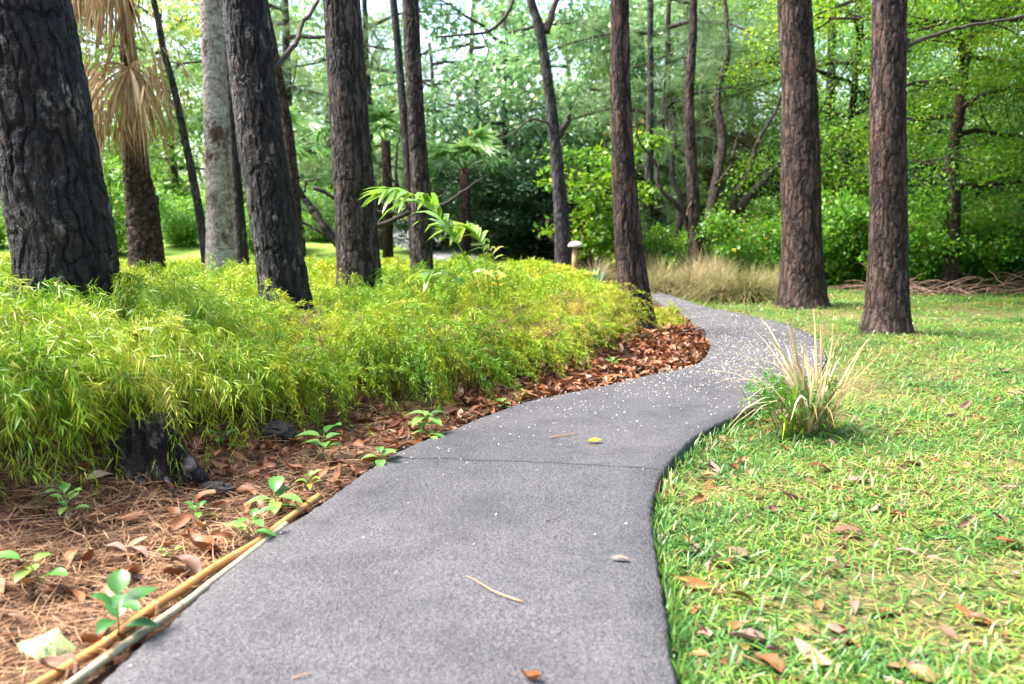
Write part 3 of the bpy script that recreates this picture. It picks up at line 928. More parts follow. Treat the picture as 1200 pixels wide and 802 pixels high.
build_cover()
GT = 'slender trunks further back'
T3, o3, _ = make_trunk('palm_tree', 'pale mottled straight palm trunk left of the dark rough trunk', [(258, 296, 34), (257, 250, 31), (255, 180, 30), (251, 90, 28), (247, 0, 27)], 10.0, 'bark_palm', group=None, nth=80, cell=(.2, .09), depth=.004, fine=.003, seed=21, rows=.018)
make_trunk('dark_tree', 'dark thin trunk between the pale palm trunk and the dark rough trunk', [(283, 292, 15), (276, 200, 13), (270, 110, 12), (263, 0, 11)], 12.5, 'bark_dark', group=GT, nth=40, depth=.008, seed=22, rows=.03)
make_trunk('slender_tree', 'very thin curved grey stem between the dead frond palm and the pale trunk', [(241, 300, 11), (231, 235, 10), (218, 170, 9), (204, 105, 8), (192, 60, 8), (180, 0, 7)], 10.5, 'bark_grey', group=GT, nth=28, depth=.004, seed=23, rows=.03)
make_trunk('slender_tree', 'smooth olive brown stem hugging the right side of the dark rough trunk', [(346, 262, 16), (343, 210, 15), (336, 150, 14), (327, 100, 13), (318, 50, 12), (308, 0, 12)], 9.0, 'bark_brown', group=GT, nth=40, cell=(.05, .4), depth=.005, seed=24, rows=.03)
make_trunk('dark_tree', 'dim thin trunk close behind the slender purple brown trunk', [(485, 285, 11), (478, 190, 11), (471, 110, 10), (464, 30, 9), (461, 0, 9)], 15.0, 'bark_dark', group=GT, nth=30, depth=.006, seed=25, rows=.04)
T9, o9, _ = make_trunk('slender_tree', 'kinked grey trunk with a bare side branch left of the mushroom shaped light', [(660, 296, 20), (657, 240, 17), (651, 175, 15), (644, 110, 13), (636, 55, 12), (630, 25, 12), (622, 0, 10)], 14.0, 'bark_grey', group=GT, nth=44, depth=.008, seed=26, rows=.03)
make_trunk('slender_tree', 'thin straight grey trunk just right of the dark leaning trunk', [(760, 282, 14), (761, 200, 10), (762, 100, 8), (762, 30, 7)], 15.0, 'bark_grey', group=GT, nth=36, depth=.006, seed=27, rows=.03)
T12, o12, _ = make_trunk('slender_tree', 'thin dark brown trunk rising from the tan grass clumps', [(816, 296, 16), (811, 200, 13), (808, 120, 11), (812, 40, 10), (813, 0, 9)], 14.0, 'bark_red', group=GT, nth=40, depth=.008, seed=28, rows=.03)
make_trunk('slender_tree', 'dim grey trunk partly hidden behind the broad reddish brown trunk', [(971, 300, 12), (971, 220, 11), (972, 140, 11), (974, 90, 10)], 16.5, 'bark_grey', group=GT, nth=34, depth=.006, seed=29, rows=.04)
make_trunk('slender_tree', 'far slim trunk above the bushes near the right edge', [(1124, 262, 14), (1124, 190, 13), (1126, 120, 11), (1128, 60, 10)], 18.0, 'bark_pine', group=GT, nth=36, depth=.007, seed=30, rows=.04)
make_trunk('slender_tree', 'very thin dark stem in the shade beneath the dark evergreen', [(556, 272, 9), (556, 200, 7), (558, 150, 6)], 19.0, 'bark_dark', group=GT, nth=20, depth=.005, seed=31, rows=.06, top=4)
make_trunk('slender_tree', 'thin reddish stem in the shade left of the kinked trunk', [(545, 266, 9), (543, 225, 7), (541, 170, 6)], 20.0, 'bark_red', group=GT, nth=20, depth=.005, seed=32, rows=.06, top=4)


def limbs(parent, org, paths, name='limb', matn='twig', ns=7):
    """each bare limb a part of its tree; paths: (list of (px,py,y), r0, r1)"""
    for pts, r0, r1 in paths:
        P = np.array([at(*p) for p in pts]) - org
        P = spline(P, 22)
        P = P + np.r_[np.zeros((1, 3)), np.cumsum(rng.normal(0, .006, (21, 3)), 0)]
        b = Buf(); add_tube(b, P, np.linspace(r0, r1, 22), ns)
        obj(name, b.mesh(name, M[matn]), parent)


limbs(T14, o14, [([(1060, 56, 8.5), (1090, 42, 8.6), (1130, 30, 8.8), (1170, 22, 9.0), (1215, 12, 9.2)], .022, .012),
                 ([(1052, 70, 8.6), (1060, 62, 8.5), (1068, 53, 8.5)], .05, .015)], 'limb', 'bark_pine' if False else 'twig')
limbs(T9, o9, [([(655, 160, 14), (664, 145, 13.9), (671, 132, 13.8)], .07, .03), ([(640, 38, 14), (646, 20, 14), (653, -5, 14)], .07, .04),
               ([(652, 150, 14), (625, 140, 13.8), (600, 158, 13.6), (575, 165, 13.5)], .02, .006)], 'limb', 'bark_grey' if False else 'twig')
limbs(T12, o12, [([(815, 215, 14), (805, 250, 13.9)], .02, .02)], 'limb')
limbs(T5, o5, [([(320, 85, 6.5), (345, 50, 6.7), (362, 20, 6.9), (378, -8, 7.1)], .022, .014)], 'limb', 'twig')

# curved / leaning stems at the right background, one multi-stemmed old tree
t = thing('leaning_tree', 'old many stemmed tree with pale leaning stems above the yellow flowered bush', 'tree', at(850, 262, 14.9), 0)
og = at(850, 262, 14.9)
for pts, r0, r1 in (([(848, 285, 14.6), (862, 248, 14.6), (884, 220, 14.7), (908, 194, 14.9), (938, 160, 15.1), (975, 110, 15.4), (1000, 60, 15.6)], .085, .02),
                    ([(852, 285, 14.5), (866, 232, 14.5), (880, 204, 14.5), (890, 170, 14.6), (912, 130, 14.8), (925, 80, 15)], .06, .018),
                    ([(824, 285, 14.4), (834, 238, 14.4), (842, 200, 14.5), (848, 160, 14.6), (842, 110, 14.7), (852, 50, 14.8), (846, -20, 14.9)], .10, .035),
                    ([(812, 282, 14.2), (802, 250, 14.1), (784, 230, 14.0), (772, 212, 14.0), (766, 188, 14.0), (748, 160, 13.9), (742, 120, 13.9)], .055, .012),
                    ([(794, 285, 14.6), (797, 232, 14.7), (788, 200, 14.8), (792, 160, 14.9), (778, 120, 15.0), (782, 60, 15.1)], .06, .015),
                    ([(838, 215, 14.4), (856, 190, 14.3), (862, 160, 14.3), (880, 140, 14.2)], .03, .008),
                    ([(884, 220, 14.7), (900, 214, 14.6), (925, 218, 14.5)], .022, .006)):
    P = spline(np.array([at(*p) for p in pts]) - og, 30)
    P = P + np.cumsum(rng.normal(0, .010, (30, 3)), 0)
    b = Buf()
    add_tube(b, P, np.linspace(r0, r1, 30) * rng.uniform(.9, 1.1, 30), 9)
    obj('stem', b.mesh('stem', M['bark_pale']), t)

# fallen dark limbs behind the dark rough trunk
t = thing('fallen_branch', 'bare dark crossed branches lying behind the brown grey furrowed trunk', 'branch', at(365, 280, 12.5))
og = at(365, 280, 12.5)
for pts, r0, r1 in (([(402, 292, 12.5), (378, 258, 12.5), (352, 226, 12.5), (338, 206, 12.6)], .06, .03), ([(357, 234, 12.4), (372, 264, 12.3), (390, 294, 12.3)], .05, .03),
                    ([(368, 220, 12.8), (400, 236, 12.8), (428, 246, 12.9), (462, 250, 12.9)], .035, .02), ([(345, 256, 12.2), (372, 270, 12.3), (400, 290, 12.3)], .02, .012),
                    ([(430, 268, 13), (470, 250, 13), (505, 240, 13.2), (535, 224, 13.4), (560, 206, 13.6)], .045, .012), ([(505, 240, 13.2), (520, 222, 13.1), (528, 204, 13)], .02, .006), ([(470, 250, 13), (500, 226, 13.2), (508, 206, 13.3)], .02, .006),
                    ([(450, 186, 13), (460, 212, 13), (476, 246, 13)], .01, .022), ([(470, 150, 13), (464, 190, 13), (458, 232, 13)], .012, .022), ([(352, 226, 12.5), (366, 212, 12.4), (392, 206, 12.3)], .02, .006)):
    P = spline(np.array([at(*p) for p in pts]) - og, 24)
    P = P + np.cumsum(rng.normal(0, .011, (24, 3)), 0)
    b = Buf(); add_tube(b, P, np.linspace(r0, r1, 24) * rng.uniform(.85, 1.15, 24), 7)
    obj('limb', b.mesh('limb', M['twig_dark']), t)

# bare hanging branch high in the middle
t = thing('bare_branch', 'bare dark branch hanging in the bright gap of the canopy', 'branch', at(560, 42, 12))
og = at(560, 42, 12)
for pts, r0, r1 in (([(510, 44, 12), (530, 42, 12), (552, 40, 12), (570, 38, 12.1), (586, 27, 12.2), (600, 5, 12.4), (606, -30, 12.6)], .012, .03), ([(565, 40, 12), (572, 58, 12), (568, 75, 12)], .012, .006)):
    b = Buf(); add_tube(b, spline(np.array([at(*p) for p in pts]) - og, 16), np.linspace(r0, r1, 16), 6)
    obj('limb', b.mesh('limb', M['twig_dark']), t)


# ------------------------------------------------------------------ palm with dead fronds
pt, po, ppr = make_trunk('palm_tree', 'brown palm trunk hung with dead straw coloured fan fronds', [(170, 282, 38), (166, 240, 36), (160, 200, 31), (154, 130, 22), (150, 70, 18), (148, 0, 17)], 10.6, 'bark_brown', nth=70, cell=(.12, .12), depth=.012, fine=.006, seed=41, rows=.02)


def dead_fan(hub, up, R, n, seed, spread=1.0, face=0.0):
    """a dead fan leaf: petiole up to the trunk, pleated segments joined near the hub, torn and hanging at the ends"""
    r = np.random.default_rng(seed); b = Buf()
    hub = np.array(hub)
    side = np.array([math.cos(face), math.sin(face), 0]); outw = np.array([math.sin(face), -math.cos(face), 0])
    a = np.linspace(-2.0, 2.0, n) + r.normal(0, .03, n)
    D = np.cos(a)[:, None] * np.array([0, 0, -.8]) + np.sin(a)[:, None] * side * spread + outw * (.35 + .25 * r.normal(0, 1, n)[:, None] * .6)
    D = nrm(D)
    S = nrm(np.cross(D, outw) + r.normal(0, .3, (n, 3)))
    W = R * .5 * (4.0 / n) * spread * 1.9
    V, F, tt = blades(np.repeat(hub[None], n, 0), D, S, R * r.uniform(.8, 1.1, n), W * r.uniform(.8, 1.2, n),
                      ((0, .12), (.14, .55), (.3, .95), (.45, 1), (.6, .75), (.75, .42), (.88, .2), (1, .03)), r.uniform(.6, 1.05, n) * np.abs(np.sin(a / 2)) * 1.5 + .1)
    k = tt ** 2
    V[:, 0] = hub[0] + (V[:, 0] - hub[0]) * (1 - .34 * k); V[:, 1] = hub[1] + (V[:, 1] - hub[1]) * (1 - .34 * k)
    b.add(V, F, rnd=np.repeat(np.clip(r.normal(.62, .2, n), 0, 1), 16), tt=tt)
    # split threads hanging from the torn ends
    m = n * 5
    i = r.integers(0, n, m)
    P0 = hub + D[i] * (R * r.uniform(.45, .8, m))[:, None] + np.array([0, 0, -.06])
    D2 = nrm(D[i] * .5 + np.array([0, 0, -1.0]) + r.normal(0, .3, (m, 3)))
    V, F, tt = blades(P0, D2, np.cross(D2, rdir(m, r)), r.uniform(.15, .4, m) * R, r.uniform(.008, .022, m), ((0, .6), (.4, 1), (1, .05)), .3)
    b.add(V, F, rnd=np.repeat(np.clip(r.normal(.4, .22, m), 0, 1), 6), tt=tt)
    P = spline(np.array([hub, (hub + up) / 2 + np.array([0, .02, .02]), up]), 8)
    add_tube(b, P, np.linspace(.012, .018, 8), 5, rnd=.8)
    return b


for k, (hx, hy, ux, uy, yy, R, n, sd, spd, fc) in enumerate(((152, 80, 140, 30, 10.3, 0.94, 60, 1, .44, 0), (120, 90, 140, 20, 10.55, .95, 36, 2, .34, -.5), (164, 88, 150, 20, 10.7, .85, 30, 7, .34, .7), (116, -44, 140, -80, 10.3, .82, 48, 3, .40, -.2), (104, -50, 140, -80, 10.5, .75, 36, 4, .34, -.8), (134, -30, 146, -60, 10.15, .85, 34, 6, .28, .4))):
    b = dead_fan(at(hx, hy, yy) - po, at(ux, uy, 10.6) - po, R, n, sd, spd, fc)
    obj('dead_frond', b.mesh('dead_frond', M['fandead']), pt)
# old leaf bases at the foot of the palm
for k in range(26):
    b = Buf()
    a = rng.uniform(0, 2 * PI); zq = rng.uniform(.1, 1.15); r0 = .17
    p = np.array([math.cos(a) * r0 - .03 * zq, math.sin(a) * r0, zq])
    d = np.array([math.cos(a) * .35, math.sin(a) * .35, 1.0])
    P = limb_path(p - np.array([math.cos(a), math.sin(a), 0]) * .03, nrm(d), rng.uniform(.12, .24), 8, .1)
    add_tube(b, P, np.array([.02, .05, .055, .05, .042, .035, .028, .016]), 7, rnd=rng.uniform(0, 1))
    obj('leaf_base', b.mesh('leaf_base', M['bark_brown']), pt)

# ------------------------------------------------------------------ background trees
def tree_pair(seed, H, R, kind, trunk_r=.10, nlimb=11, base=.25, leaf=(.09, .15), wid=.5, per=60, clumps=9, cl_r=.45, flat=.6, mcol=None, barkm='bark_pine', droopy=0.0, cbias=0.0):
    """local-space tree: trunk with limbs, crown of leaf clumps spread along the twigs"""
    r = np.random.default_rng(seed)
    tb = Buf(); cb = Buf()
    n = 12
    C = np.stack([np.cumsum(r.normal(0, .05, n)), np.cumsum(r.normal(0, .05, n)), np.linspace(-.2, H * .92, n)], 1)
    add_tube(tb, C, np.linspace(trunk_r, trunk_r * .3, n), 9)
    cen = []; tone = []
    for i in range(nlimb):
        f = base + (1 - base) * (i + r.uniform(0, 1)) / nlimb
        a0 = np.array([np.interp(f * H * .92, C[:, 2], C[:, q]) for q in range(3)])
        az = i * 2.4 + r.uniform(-.5, .5)
        prof = math.sin(PI * min(1, .18 + .80 * (1 - f) + .12)) ** .6
        d = nrm(np.array([math.cos(az), math.sin(az), r.uniform(-.05, .55)]))
        L = R * prof * r.uniform(.7, 1.1)
        P = limb_path(a0, d, L, 8, .12 + droopy, .10, r)
        add_tube(tb, P, np.linspace(trunk_r * .38, trunk_r * .1, 8), 5)
        lt = r.normal(0, .10)
        for k in range(clumps):
            t = r.uniform(.3, 1.05)
            p = np.array([np.interp(t, np.linspace(0, 1, 8), P[:, q]) for q in range(3)])
            p = p + r.normal(0, 1, 3) * np.array([.28, .28, .16]) * R * .55
            cen.append(p); tone.append(lt + r.normal(0, .14))
            if k % 3 == 0:
                add_tube(tb, spline(np.array([P[int(t * 6)], (P[int(t * 6)] + p) / 2 + r.normal(0, .05, 3), p]), 6), np.linspace(trunk_r * .14, .006, 6), 4)
    cen = np.array(cen); tone = np.array(tone)
    m = len(cen)
    if kind == 'needle':
        # each clump: a few tufts of radiating needles
        k = per
        T = np.repeat(cen, 7, 0) + r.normal(0, cl_r * .5, (m * 7, 3))
        tn = np.repeat(tone, 7)
        P0 = np.repeat(T, k, 0)
        ax = nrm(rdir(len(T), r) + np.array([0, 0, .5]))
        D = nrm(rdir(len(P0), r) + np.repeat(ax, k, 0) * .9)
        S = np.cross(D, rdir(len(P0), r))
        V, F, tt = diamonds(P0, D, S, r.uniform(*leaf, len(P0)), wid * r.uniform(.8, 1.2, len(P0)))
        col = np.clip(.45 + cbias + np.repeat(tn, k) + r.normal(0, .1, len(P0)), 0, 1)
    else:
        k = per
        P0 = np.repeat(cen, k, 0)
        off = rdir(len(P0), r) * (r.uniform(0, 1, (len(P0), 1)) ** .45) * cl_r
        off[:, 2] *= flat
        P0 = P0 + off
        D = nrm(off + rdir(len(P0), r) * .5 + np.array([0, 0, -.15 - droopy]))
        Nn = nrm(np.array([0, 0, 1.0]) + rdir(len(P0), r) * .75)
        S = np.cross(Nn, D)
        Ls = r.uniform(*leaf, len(P0))
        V, F, tt = diamonds(P0, D, S, Ls, Ls * wid, .12)
        col = np.clip(.45 + cbias + np.repeat(tone, k) + r.normal(0, .16, len(P0)), 0, 1)
    cb.add(V, F, rnd=np.repeat(col, 4), tt=tt)
    return tb.mesh('trunk', M[barkm]), cb.mesh('crown', M[mcol])


TP = {
    'glossy': [tree_pair(501 + i, 5.2, 2.3, 'leaf', .11, 15, .12, (.10, .17), .55, 62, 10, .42, .75, 'glossy', 'bark_grey') for i in range(2)],
    'pine': [tree_pair(521 + i, 7.2, 2.4, 'needle', .13, 16, .12, (.14, .24), .006, 34, 7, .55, 1, 'pine', 'bark_pine', .08) for i in range(2)],
    'dark': [tree_pair(541 + i, 4.2, 2.4, 'leaf', .12, 13, .10, (.10, .18), .5, 75, 10, .5, .7, 'dark', 'bark_dark') for i in range(2)],
    'far': [tree_pair(561 + i, 7.0, 2.9, 'leaf', .14, 17, .10, (.11, .19), .55, 60, 10, .5, .7, 'far', 'bark_grey') for i in range(3)],
    'lime': [tree_pair(581 + i, 6.5, 3.0, 'leaf', .11, 21, .24, (.045, .075), .5, 120, 14, .40, .6, 'lime', 'bark_brown', .10) for i in range(2)],
    'limehigh': [tree_pair(591, 6.2, 2.9, 'leaf', .11, 17, .42, (.04, .07), .5, 120, 15, .38, .6, 'lime', 'bark_brown', .16)],
    'shrub': [tree_pair(601 + i, 1.15, .95, 'leaf', .02, 22, .02, (.045, .085), .55, 44, 10, .2, .8, 'shrub', 'stem_brown') for i in range(3)],
    'sapling': [tree_pair(621, 2.6, .9, 'leaf', .03, 14, .15, (.09, .15), .5, 26, 7, .28, .6, 'lime', 'bark_brown', cbias=.05)],
    'conifer': [tree_pair(631, 5.0, 1.9, 'needle', .10, 16, .10, (.16, .28), .006, 30, 7, .5, 1, 'pine', 'bark_brown', .25, -.1)],
    'brown': [tree_pair(641, 2.2, 1.2, 'needle', .05, 12, .05, (.12, .22), .007, 26, 6, .4, 1, 'brownneedle', 'twig', .3)],
}


def put(kind, v, px, y, sc, name, label, cat='tree', group=None, scz=1.0, dz=0.0):
    x = (px - 600) / 1000.0 * (y * math.cos(PITCH) + .1)
    pr = TP[kind][v]
    return place_pair(name, label, cat, pr, ('trunk', 'crown'), (x, y, tz(x, y) + dz), rng.uniform(0, 6.28), sc, group, scz)


GB = 'broadleaf trees behind the clearing'
put('glossy', 0, 590, 18.5, 1.05, 'broadleaf_tree', 'glossy leaved tree with pale shine and orange leaves in the middle', group=GB)
put('glossy', 1, 690, 19.5, 1.05, 'broadleaf_tree', 'glossy blue green tree behind the kinked grey trunk', group=GB)
put('glossy', 1, 520, 20.5, 1.0, 'broadleaf_tree', 'glossy tree behind the fan palms at centre left', group=GB)
put('glossy', 0, 1010, 20.5, 1.0, 'broadleaf_tree', 'bluish dark leaved tree seen between the two big trunks on the right', group=GB)
put('glossy', 1, 1165, 18.5, .95, 'broadleaf_tree', 'bluish leaved tree above the bushes at the right edge', group=GB)
GN = 'pines behind the clearing'
put('pine', 0, 350, 16.5, 1.0, 'pine_tree', 'grey green needled pine with drooping boughs right of the dark rough trunk', group=GN)
put('pine', 1, 450, 19.0, 1.0, 'pine_tree', 'grey green pine behind the brown grey furrowed trunk', group=GN)
put('pine', 1, 560, 24.0, 1.05, 'pine_tree', 'tall pale pine rising beside the bright sky gap', group=GN)
put('conifer', 0, 770, 17.0, 1.15, 'conifer', 'hazy grey green conifer behind the thin straight grey trunk', group=GN)
put('conifer', 0, 850, 18.0, 1.2, 'conifer', 'drooping conifer with a brown inside left of the broad reddish trunk', group=GN)
put('brown', 0, 838, 17.0, .85, 'dead_conifer', 'dry brown drooping boughs beside the thin dark brown trunk', dz=1.6)
put('brown', 0, 690, 17.5, .7, 'dead_conifer', 'rusty brown dead foliage low behind the kinked grey trunk', dz=.5)
GD = 'dark evergreens in the shade'
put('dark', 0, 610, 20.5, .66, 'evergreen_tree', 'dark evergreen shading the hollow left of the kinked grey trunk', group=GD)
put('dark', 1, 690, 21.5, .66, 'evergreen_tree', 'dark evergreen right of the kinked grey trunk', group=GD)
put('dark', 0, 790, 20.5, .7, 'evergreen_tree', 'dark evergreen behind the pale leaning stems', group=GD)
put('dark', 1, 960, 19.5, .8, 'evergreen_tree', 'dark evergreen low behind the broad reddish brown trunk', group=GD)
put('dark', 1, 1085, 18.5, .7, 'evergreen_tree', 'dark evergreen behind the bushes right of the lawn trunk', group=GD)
GL = 'lime green trees on the right'
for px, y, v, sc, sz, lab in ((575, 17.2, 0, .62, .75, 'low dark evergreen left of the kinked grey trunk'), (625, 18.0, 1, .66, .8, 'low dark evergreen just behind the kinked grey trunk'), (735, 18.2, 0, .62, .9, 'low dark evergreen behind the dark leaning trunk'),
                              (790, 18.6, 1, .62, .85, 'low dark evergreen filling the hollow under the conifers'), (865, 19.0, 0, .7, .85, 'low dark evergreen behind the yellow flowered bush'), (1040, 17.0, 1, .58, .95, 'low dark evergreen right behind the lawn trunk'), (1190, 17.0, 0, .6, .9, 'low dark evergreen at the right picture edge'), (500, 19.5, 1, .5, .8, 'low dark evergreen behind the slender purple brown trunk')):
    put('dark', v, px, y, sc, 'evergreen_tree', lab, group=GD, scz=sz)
put('lime', 0, 1110, 12.6, 1.02, 'broadleaf_tree', 'lime green tree with wide spreading boughs over the right corner', group=GL)
put('lime', 1, 985, 15.4, .95, 'broadleaf_tree', 'lime green tree behind the broad reddish brown trunk', group=GL)
put('lime', 0, 1230, 14.5, 1.05, 'broadleaf_tree', 'lime green tree half outside the right picture edge', group=GL)
put('lime', 1, 800, 20.0, 1.15, 'broadleaf_tree', 'lime green crown above the thin dark brown trunk', group=GL)
put('limehigh', 0, 1285, 10.8, 1.0, 'broadleaf_tree', 'nearest lime green tree hanging its boughs into the upper right corner', group=GL)
put('sapling', 0, 700, 14.8, 1.0, 'sapling', 'bright yellow green sapling left of the dark leaning trunk', 'sapling')
put('sapling', 0, 130, 14.5, .8, 'sapling', 'yellow green sapling behind the dead frond palm', 'sapling')
GF = 'trees at the far side of the left clearing'
for px, y, v, sc, lab in ((120, 25, 0, 1.0, 'bright far tree behind the dead frond palm'), (205, 23, 1, .95, 'bright far tree between the palm and the pale trunk'), (300, 26, 2, 1.0, 'bright far tree behind the dark rough trunk'), (-20, 27, 1, 1.0, 'bright far tree behind the thick charred trunk'), (390, 28, 0, .95, 'bright far tree behind the crossed fallen branches'), (660, 28, 2, 1.05, 'pale far tree above the dark evergreens'), (760, 27, 1, 1.05, 'pale far tree behind the hazy grey green conifer'), (880, 26, 0, 1.05, 'pale far tree behind the lime green trees'), (1000, 27, 2, 1.05, 'far tree between the two big right trunks'), (1130, 26, 1, 1.05, 'far tree beyond the bushes at right'), (1260, 25, 0, 1.0, 'far tree outside the right bushes')):
    put('far', v, px, y, sc, 'broadleaf_tree', lab, group=GF)

# distant woodland: one mass nobody could count, plus an added unseen sky-blocking ring
def woodland():
    b = Buf(); r = np.random.default_rng(77)
    m = 2600
    a = r.uniform(-1.05, 1.05, m)
    d = r.uniform(33, 48, m)
    x = np.sin(a) * d; y = np.cos(a) * d + 2
    hmax = 3.6 + 3.6 * fbm(a * 6, d * .1, 3)
    hmax = np.where((x / y > -.09) & (x / y < .06), hmax * .72, hmax)
    z = r.uniform(0, 1, m) * hmax
    c = np.stack([x, y, z], 1); k = 34
    P0 = np.repeat(c, k, 0); off = rdir(m * k, r) * (r.uniform(0, 1, (m * k, 1)) ** .45) * 1.0
    P0 = P0 + off
    D = nrm(off + rdir(m * k, r) * .6); Nn = nrm(np.array([0, 0, 1.0]) + rdir(m * k, r) * .8); S = np.cross(Nn, D)
    L = r.uniform(.2, .34, m * k)
    V, F, tt = diamonds(P0, D, S, L, L * .55, .1)
    b.add(V, F, rnd=np.repeat(np.clip(np.repeat(.45 + r.normal(0, .16, m), k) + r.normal(0, .1, m * k), 0, 1), 4), tt=tt)
    m = 2300  # unseen foliage ring added right and behind to block skylight, left kept open
    a = r.uniform(1.0, 2 * PI - 1.95, m); d = r.uniform(19, 27, m)
    x = np.sin(a) * d; y = np.cos(a) * d + 2; z = r.uniform(0, 1, m) * (8 + 5 * fbm(a * 5, d * .1, 6))
    k = 26
    P0 = np.repeat(np.stack([x, y, z], 1), k, 0); off = rdir(m * k, r) * (r.uniform(0, 1, (m * k, 1)) ** .45) * 1.1
    P0 = P0 + off
    D = nrm(off + rdir(m * k, r) * .6); S = np.cross(nrm(np.array([0, 0, 1.0]) + rdir(m * k, r) * .8), D)
    L = r.uniform(.25, .42, m * k)
    V, F, tt = diamonds(P0, D, S, L, L * .6, .1)
    b.add(V, F, rnd=np.repeat(np.clip(np.repeat(.3 + r.normal(0, .16, m), k) + r.normal(0, .1, m * k), 0, 1), 4), tt=tt)
    tag(obj('woodland_and_sky_blocker', b.mesh('woodland_and_sky_blocker', M['far'])), 'hazy green woodland far behind the clearing, plus an unseen ring added to block skylight', 'woodland', None, 'stuff')


woodland()

# shrubs along the far side of the lawn
GS = 'leafy bushes beyond the lawn'
for px, y, v, sc, sz, lab in (
    (800, 14.6, 0, .75, 1.0, 'small leafy bush left of the thin dark brown trunk'),
    (880, 14.0, 1, 1.0, .9, 'leafy bush with yellow flowers left of the broad reddish trunk'),
    (985, 13.8, 2, 1.05, 1.15, 'tall leafy bush between the two big right trunks'),
    (1075, 13.2, 0, 1.1, .95, 'leafy bush just right of the lawn trunk'),
    (1150, 13.4, 1, 1.15, .9, 'leafy bush over brown twigs near the right edge'),
    (1225, 13.0, 2, 1.1, .95, 'leafy bush cut by the right picture edge'),
    (1010, 15.0, 1, 1.1, 1.0, 'leafy bush in the second row between the two big right trunks'),
    (1110, 15.2, 2, 1.25, 1.0, 'leafy bush in the second row below the far slim trunk'),
    (925, 15.4, 0, 1.1, 1.0, 'leafy bush hidden behind the broad reddish trunk'),
):
    t = put('shrub', v, px, y, sc, 'leafy_bush', lab, 'bush', GS, sz)
    if 'flowers' in lab:
        for k in range(16):
            b = Buf()
            c = np.array([rng.uniform(-.6, .7), -.6 + rng.uniform(-.3, .2), rng.uniform(.5, 1.0)])
            n = 7; a = np.arange(n) * 2 * PI / n
            D = np.stack([np.cos(a), np.sin(a), .4 + 0 * a], 1); S = np.stack([-np.sin(a), np.cos(a), 0 * a], 1)
            V, F, tt = diamonds(np.repeat(c[None], n, 0), D, S, .045, .03)
            b.add(V, F, rnd=rng.uniform(0, 1))
            obj('flower', b.mesh('flower', M['yellow']), t)
        t.rotation_euler = (0, 0, 0)

for px, y, v, sc, lab in ((110, 16.5, 0, 1.1, 'shady leafy bush behind the foot of the dead frond palm'), (215, 18.0, 1, 1.0, 'leafy bush beyond the very thin curved stem'), (305, 17.0, 2, .95, 'leafy bush behind the dark rough trunk'), (375, 19.5, 0, 1.0, 'leafy bush behind the crossed fallen branches'), (-20, 17.5, 1, 1.1, 'leafy bush at the left picture edge behind the charred trunk'), (545, 20.5, 2, 1.0, 'leafy bush in the shade right of the far pale path')):
    put('shrub', v, px, y, sc, 'leafy_bush', lab, 'bush', 'leafy bushes in the left clearing', .85)

# dead brush below the bushes
b = Buf()
for k in range(170):
    p = np.array([rng.uniform(-1.3, 1.5), rng.uniform(-.5, .4), rng.uniform(0, .12)])
    a = rng.uniform(0, 2 * PI)
    d = nrm(np.array([math.cos(a), math.sin(a) * .6, rng.uniform(0, .8)]))
    add_tube(b, limb_path(p, d, rng.uniform(.25, .9), 6, .3, .12), np.linspace(.008, .003, 6), 4)
q = (1.12 - .6 + .0, 0)
bx = (1125 - 600) / 1000 * 12.6
tag(obj('brushwood', b.mesh('brushwood', plain_mat('brushwood_bark', (.10, .05, .035), (.28, .18, .13), 25, .85))), 'heap of dead brown twigs under the right hand bushes', 'brushwood')
bpy.data.objects['brushwood'].location = (bx, 12.5, tz(bx, 12.5))

# ------------------------------------------------------------------ tan ornamental grasses
def grass_tuft(seed, n, h, spread, W, matn, base, droop=(.2, .8)):
    r = np.random.default_rng(seed); b = Buf()
    P0 = disc(n, .13, r)
    az = r.uniform(0, 2 * PI, n); el = r.uniform(.55, 1.45, n)
    D = np.stack([np.cos(az) * np.cos(el) * spread, np.sin(az) * np.cos(el) * spread, np.sin(el)], 1)
    S = np.stack([-np.sin(az), np.cos(az), 0 * az], 1)
    V, F, tt = blades(P0, D, S, h * r.uniform(.55, 1.15, n), r.uniform(.6, 1.2, n) * W, ((0, .8), (.25, 1), (.5, .9), (.75, .6), (1, .08)), r.uniform(*droop, n))
    V[:, 2] = np.maximum(V[:, 2], .005)
    b.add(V, F, rnd=np.repeat(np.clip(base + r.normal(0, .2, n), 0, 1), 10), tt=tt)
    return b.mesh('grass_blades', M[matn])


TAN = [grass_tuft(700 + k, 1700, 1.0, 1.3, .008, 'tan', .5 + .12 * k, (.25, .75)) for k in range(3)]
GG = 'tan ornamental grasses beyond the bend'
for px, y, v, sc, lab in (
    (700, 13.6, 2, .75, 'wispy tan grass clump left of the dark leaning trunk'),
    (665, 14.6, 2, .6, 'small tan grass clump beside the mushroom shaped light'),
    (775, 12.6, 1, .9, 'tan grass clump at the far left rim of the path'),
    (815, 12.4, 2, .95, 'tan grass clump in front of the thin dark brown trunk'),
    (845, 11.7, 1, .85, 'green tinged tan grass clump where the path turns out of sight'),
    (880, 11.5, 0, .85, 'greener grass clump left of the broad reddish trunk'),
    (765, 14.4, 2, .9, 'tan grass clump at the foot of the thin straight grey trunk'),
    (905, 12.4, 1, .7, 'tan grass clump touching the broad reddish trunk'),
    (835, 13.4, 2, .95, 'back row tan grass clump behind the thin dark brown trunk'),
):
    x = (px - 600) / 1000 * y
    o = obj('grass_clump', TAN[v]); o.location = (x, y, tz(x, y) - .01); o.rotation_euler = (0, 0, rng.uniform(0, 6)); o.scale = (sc, sc, sc)
    tag(o, lab, 'grass clump', GG)
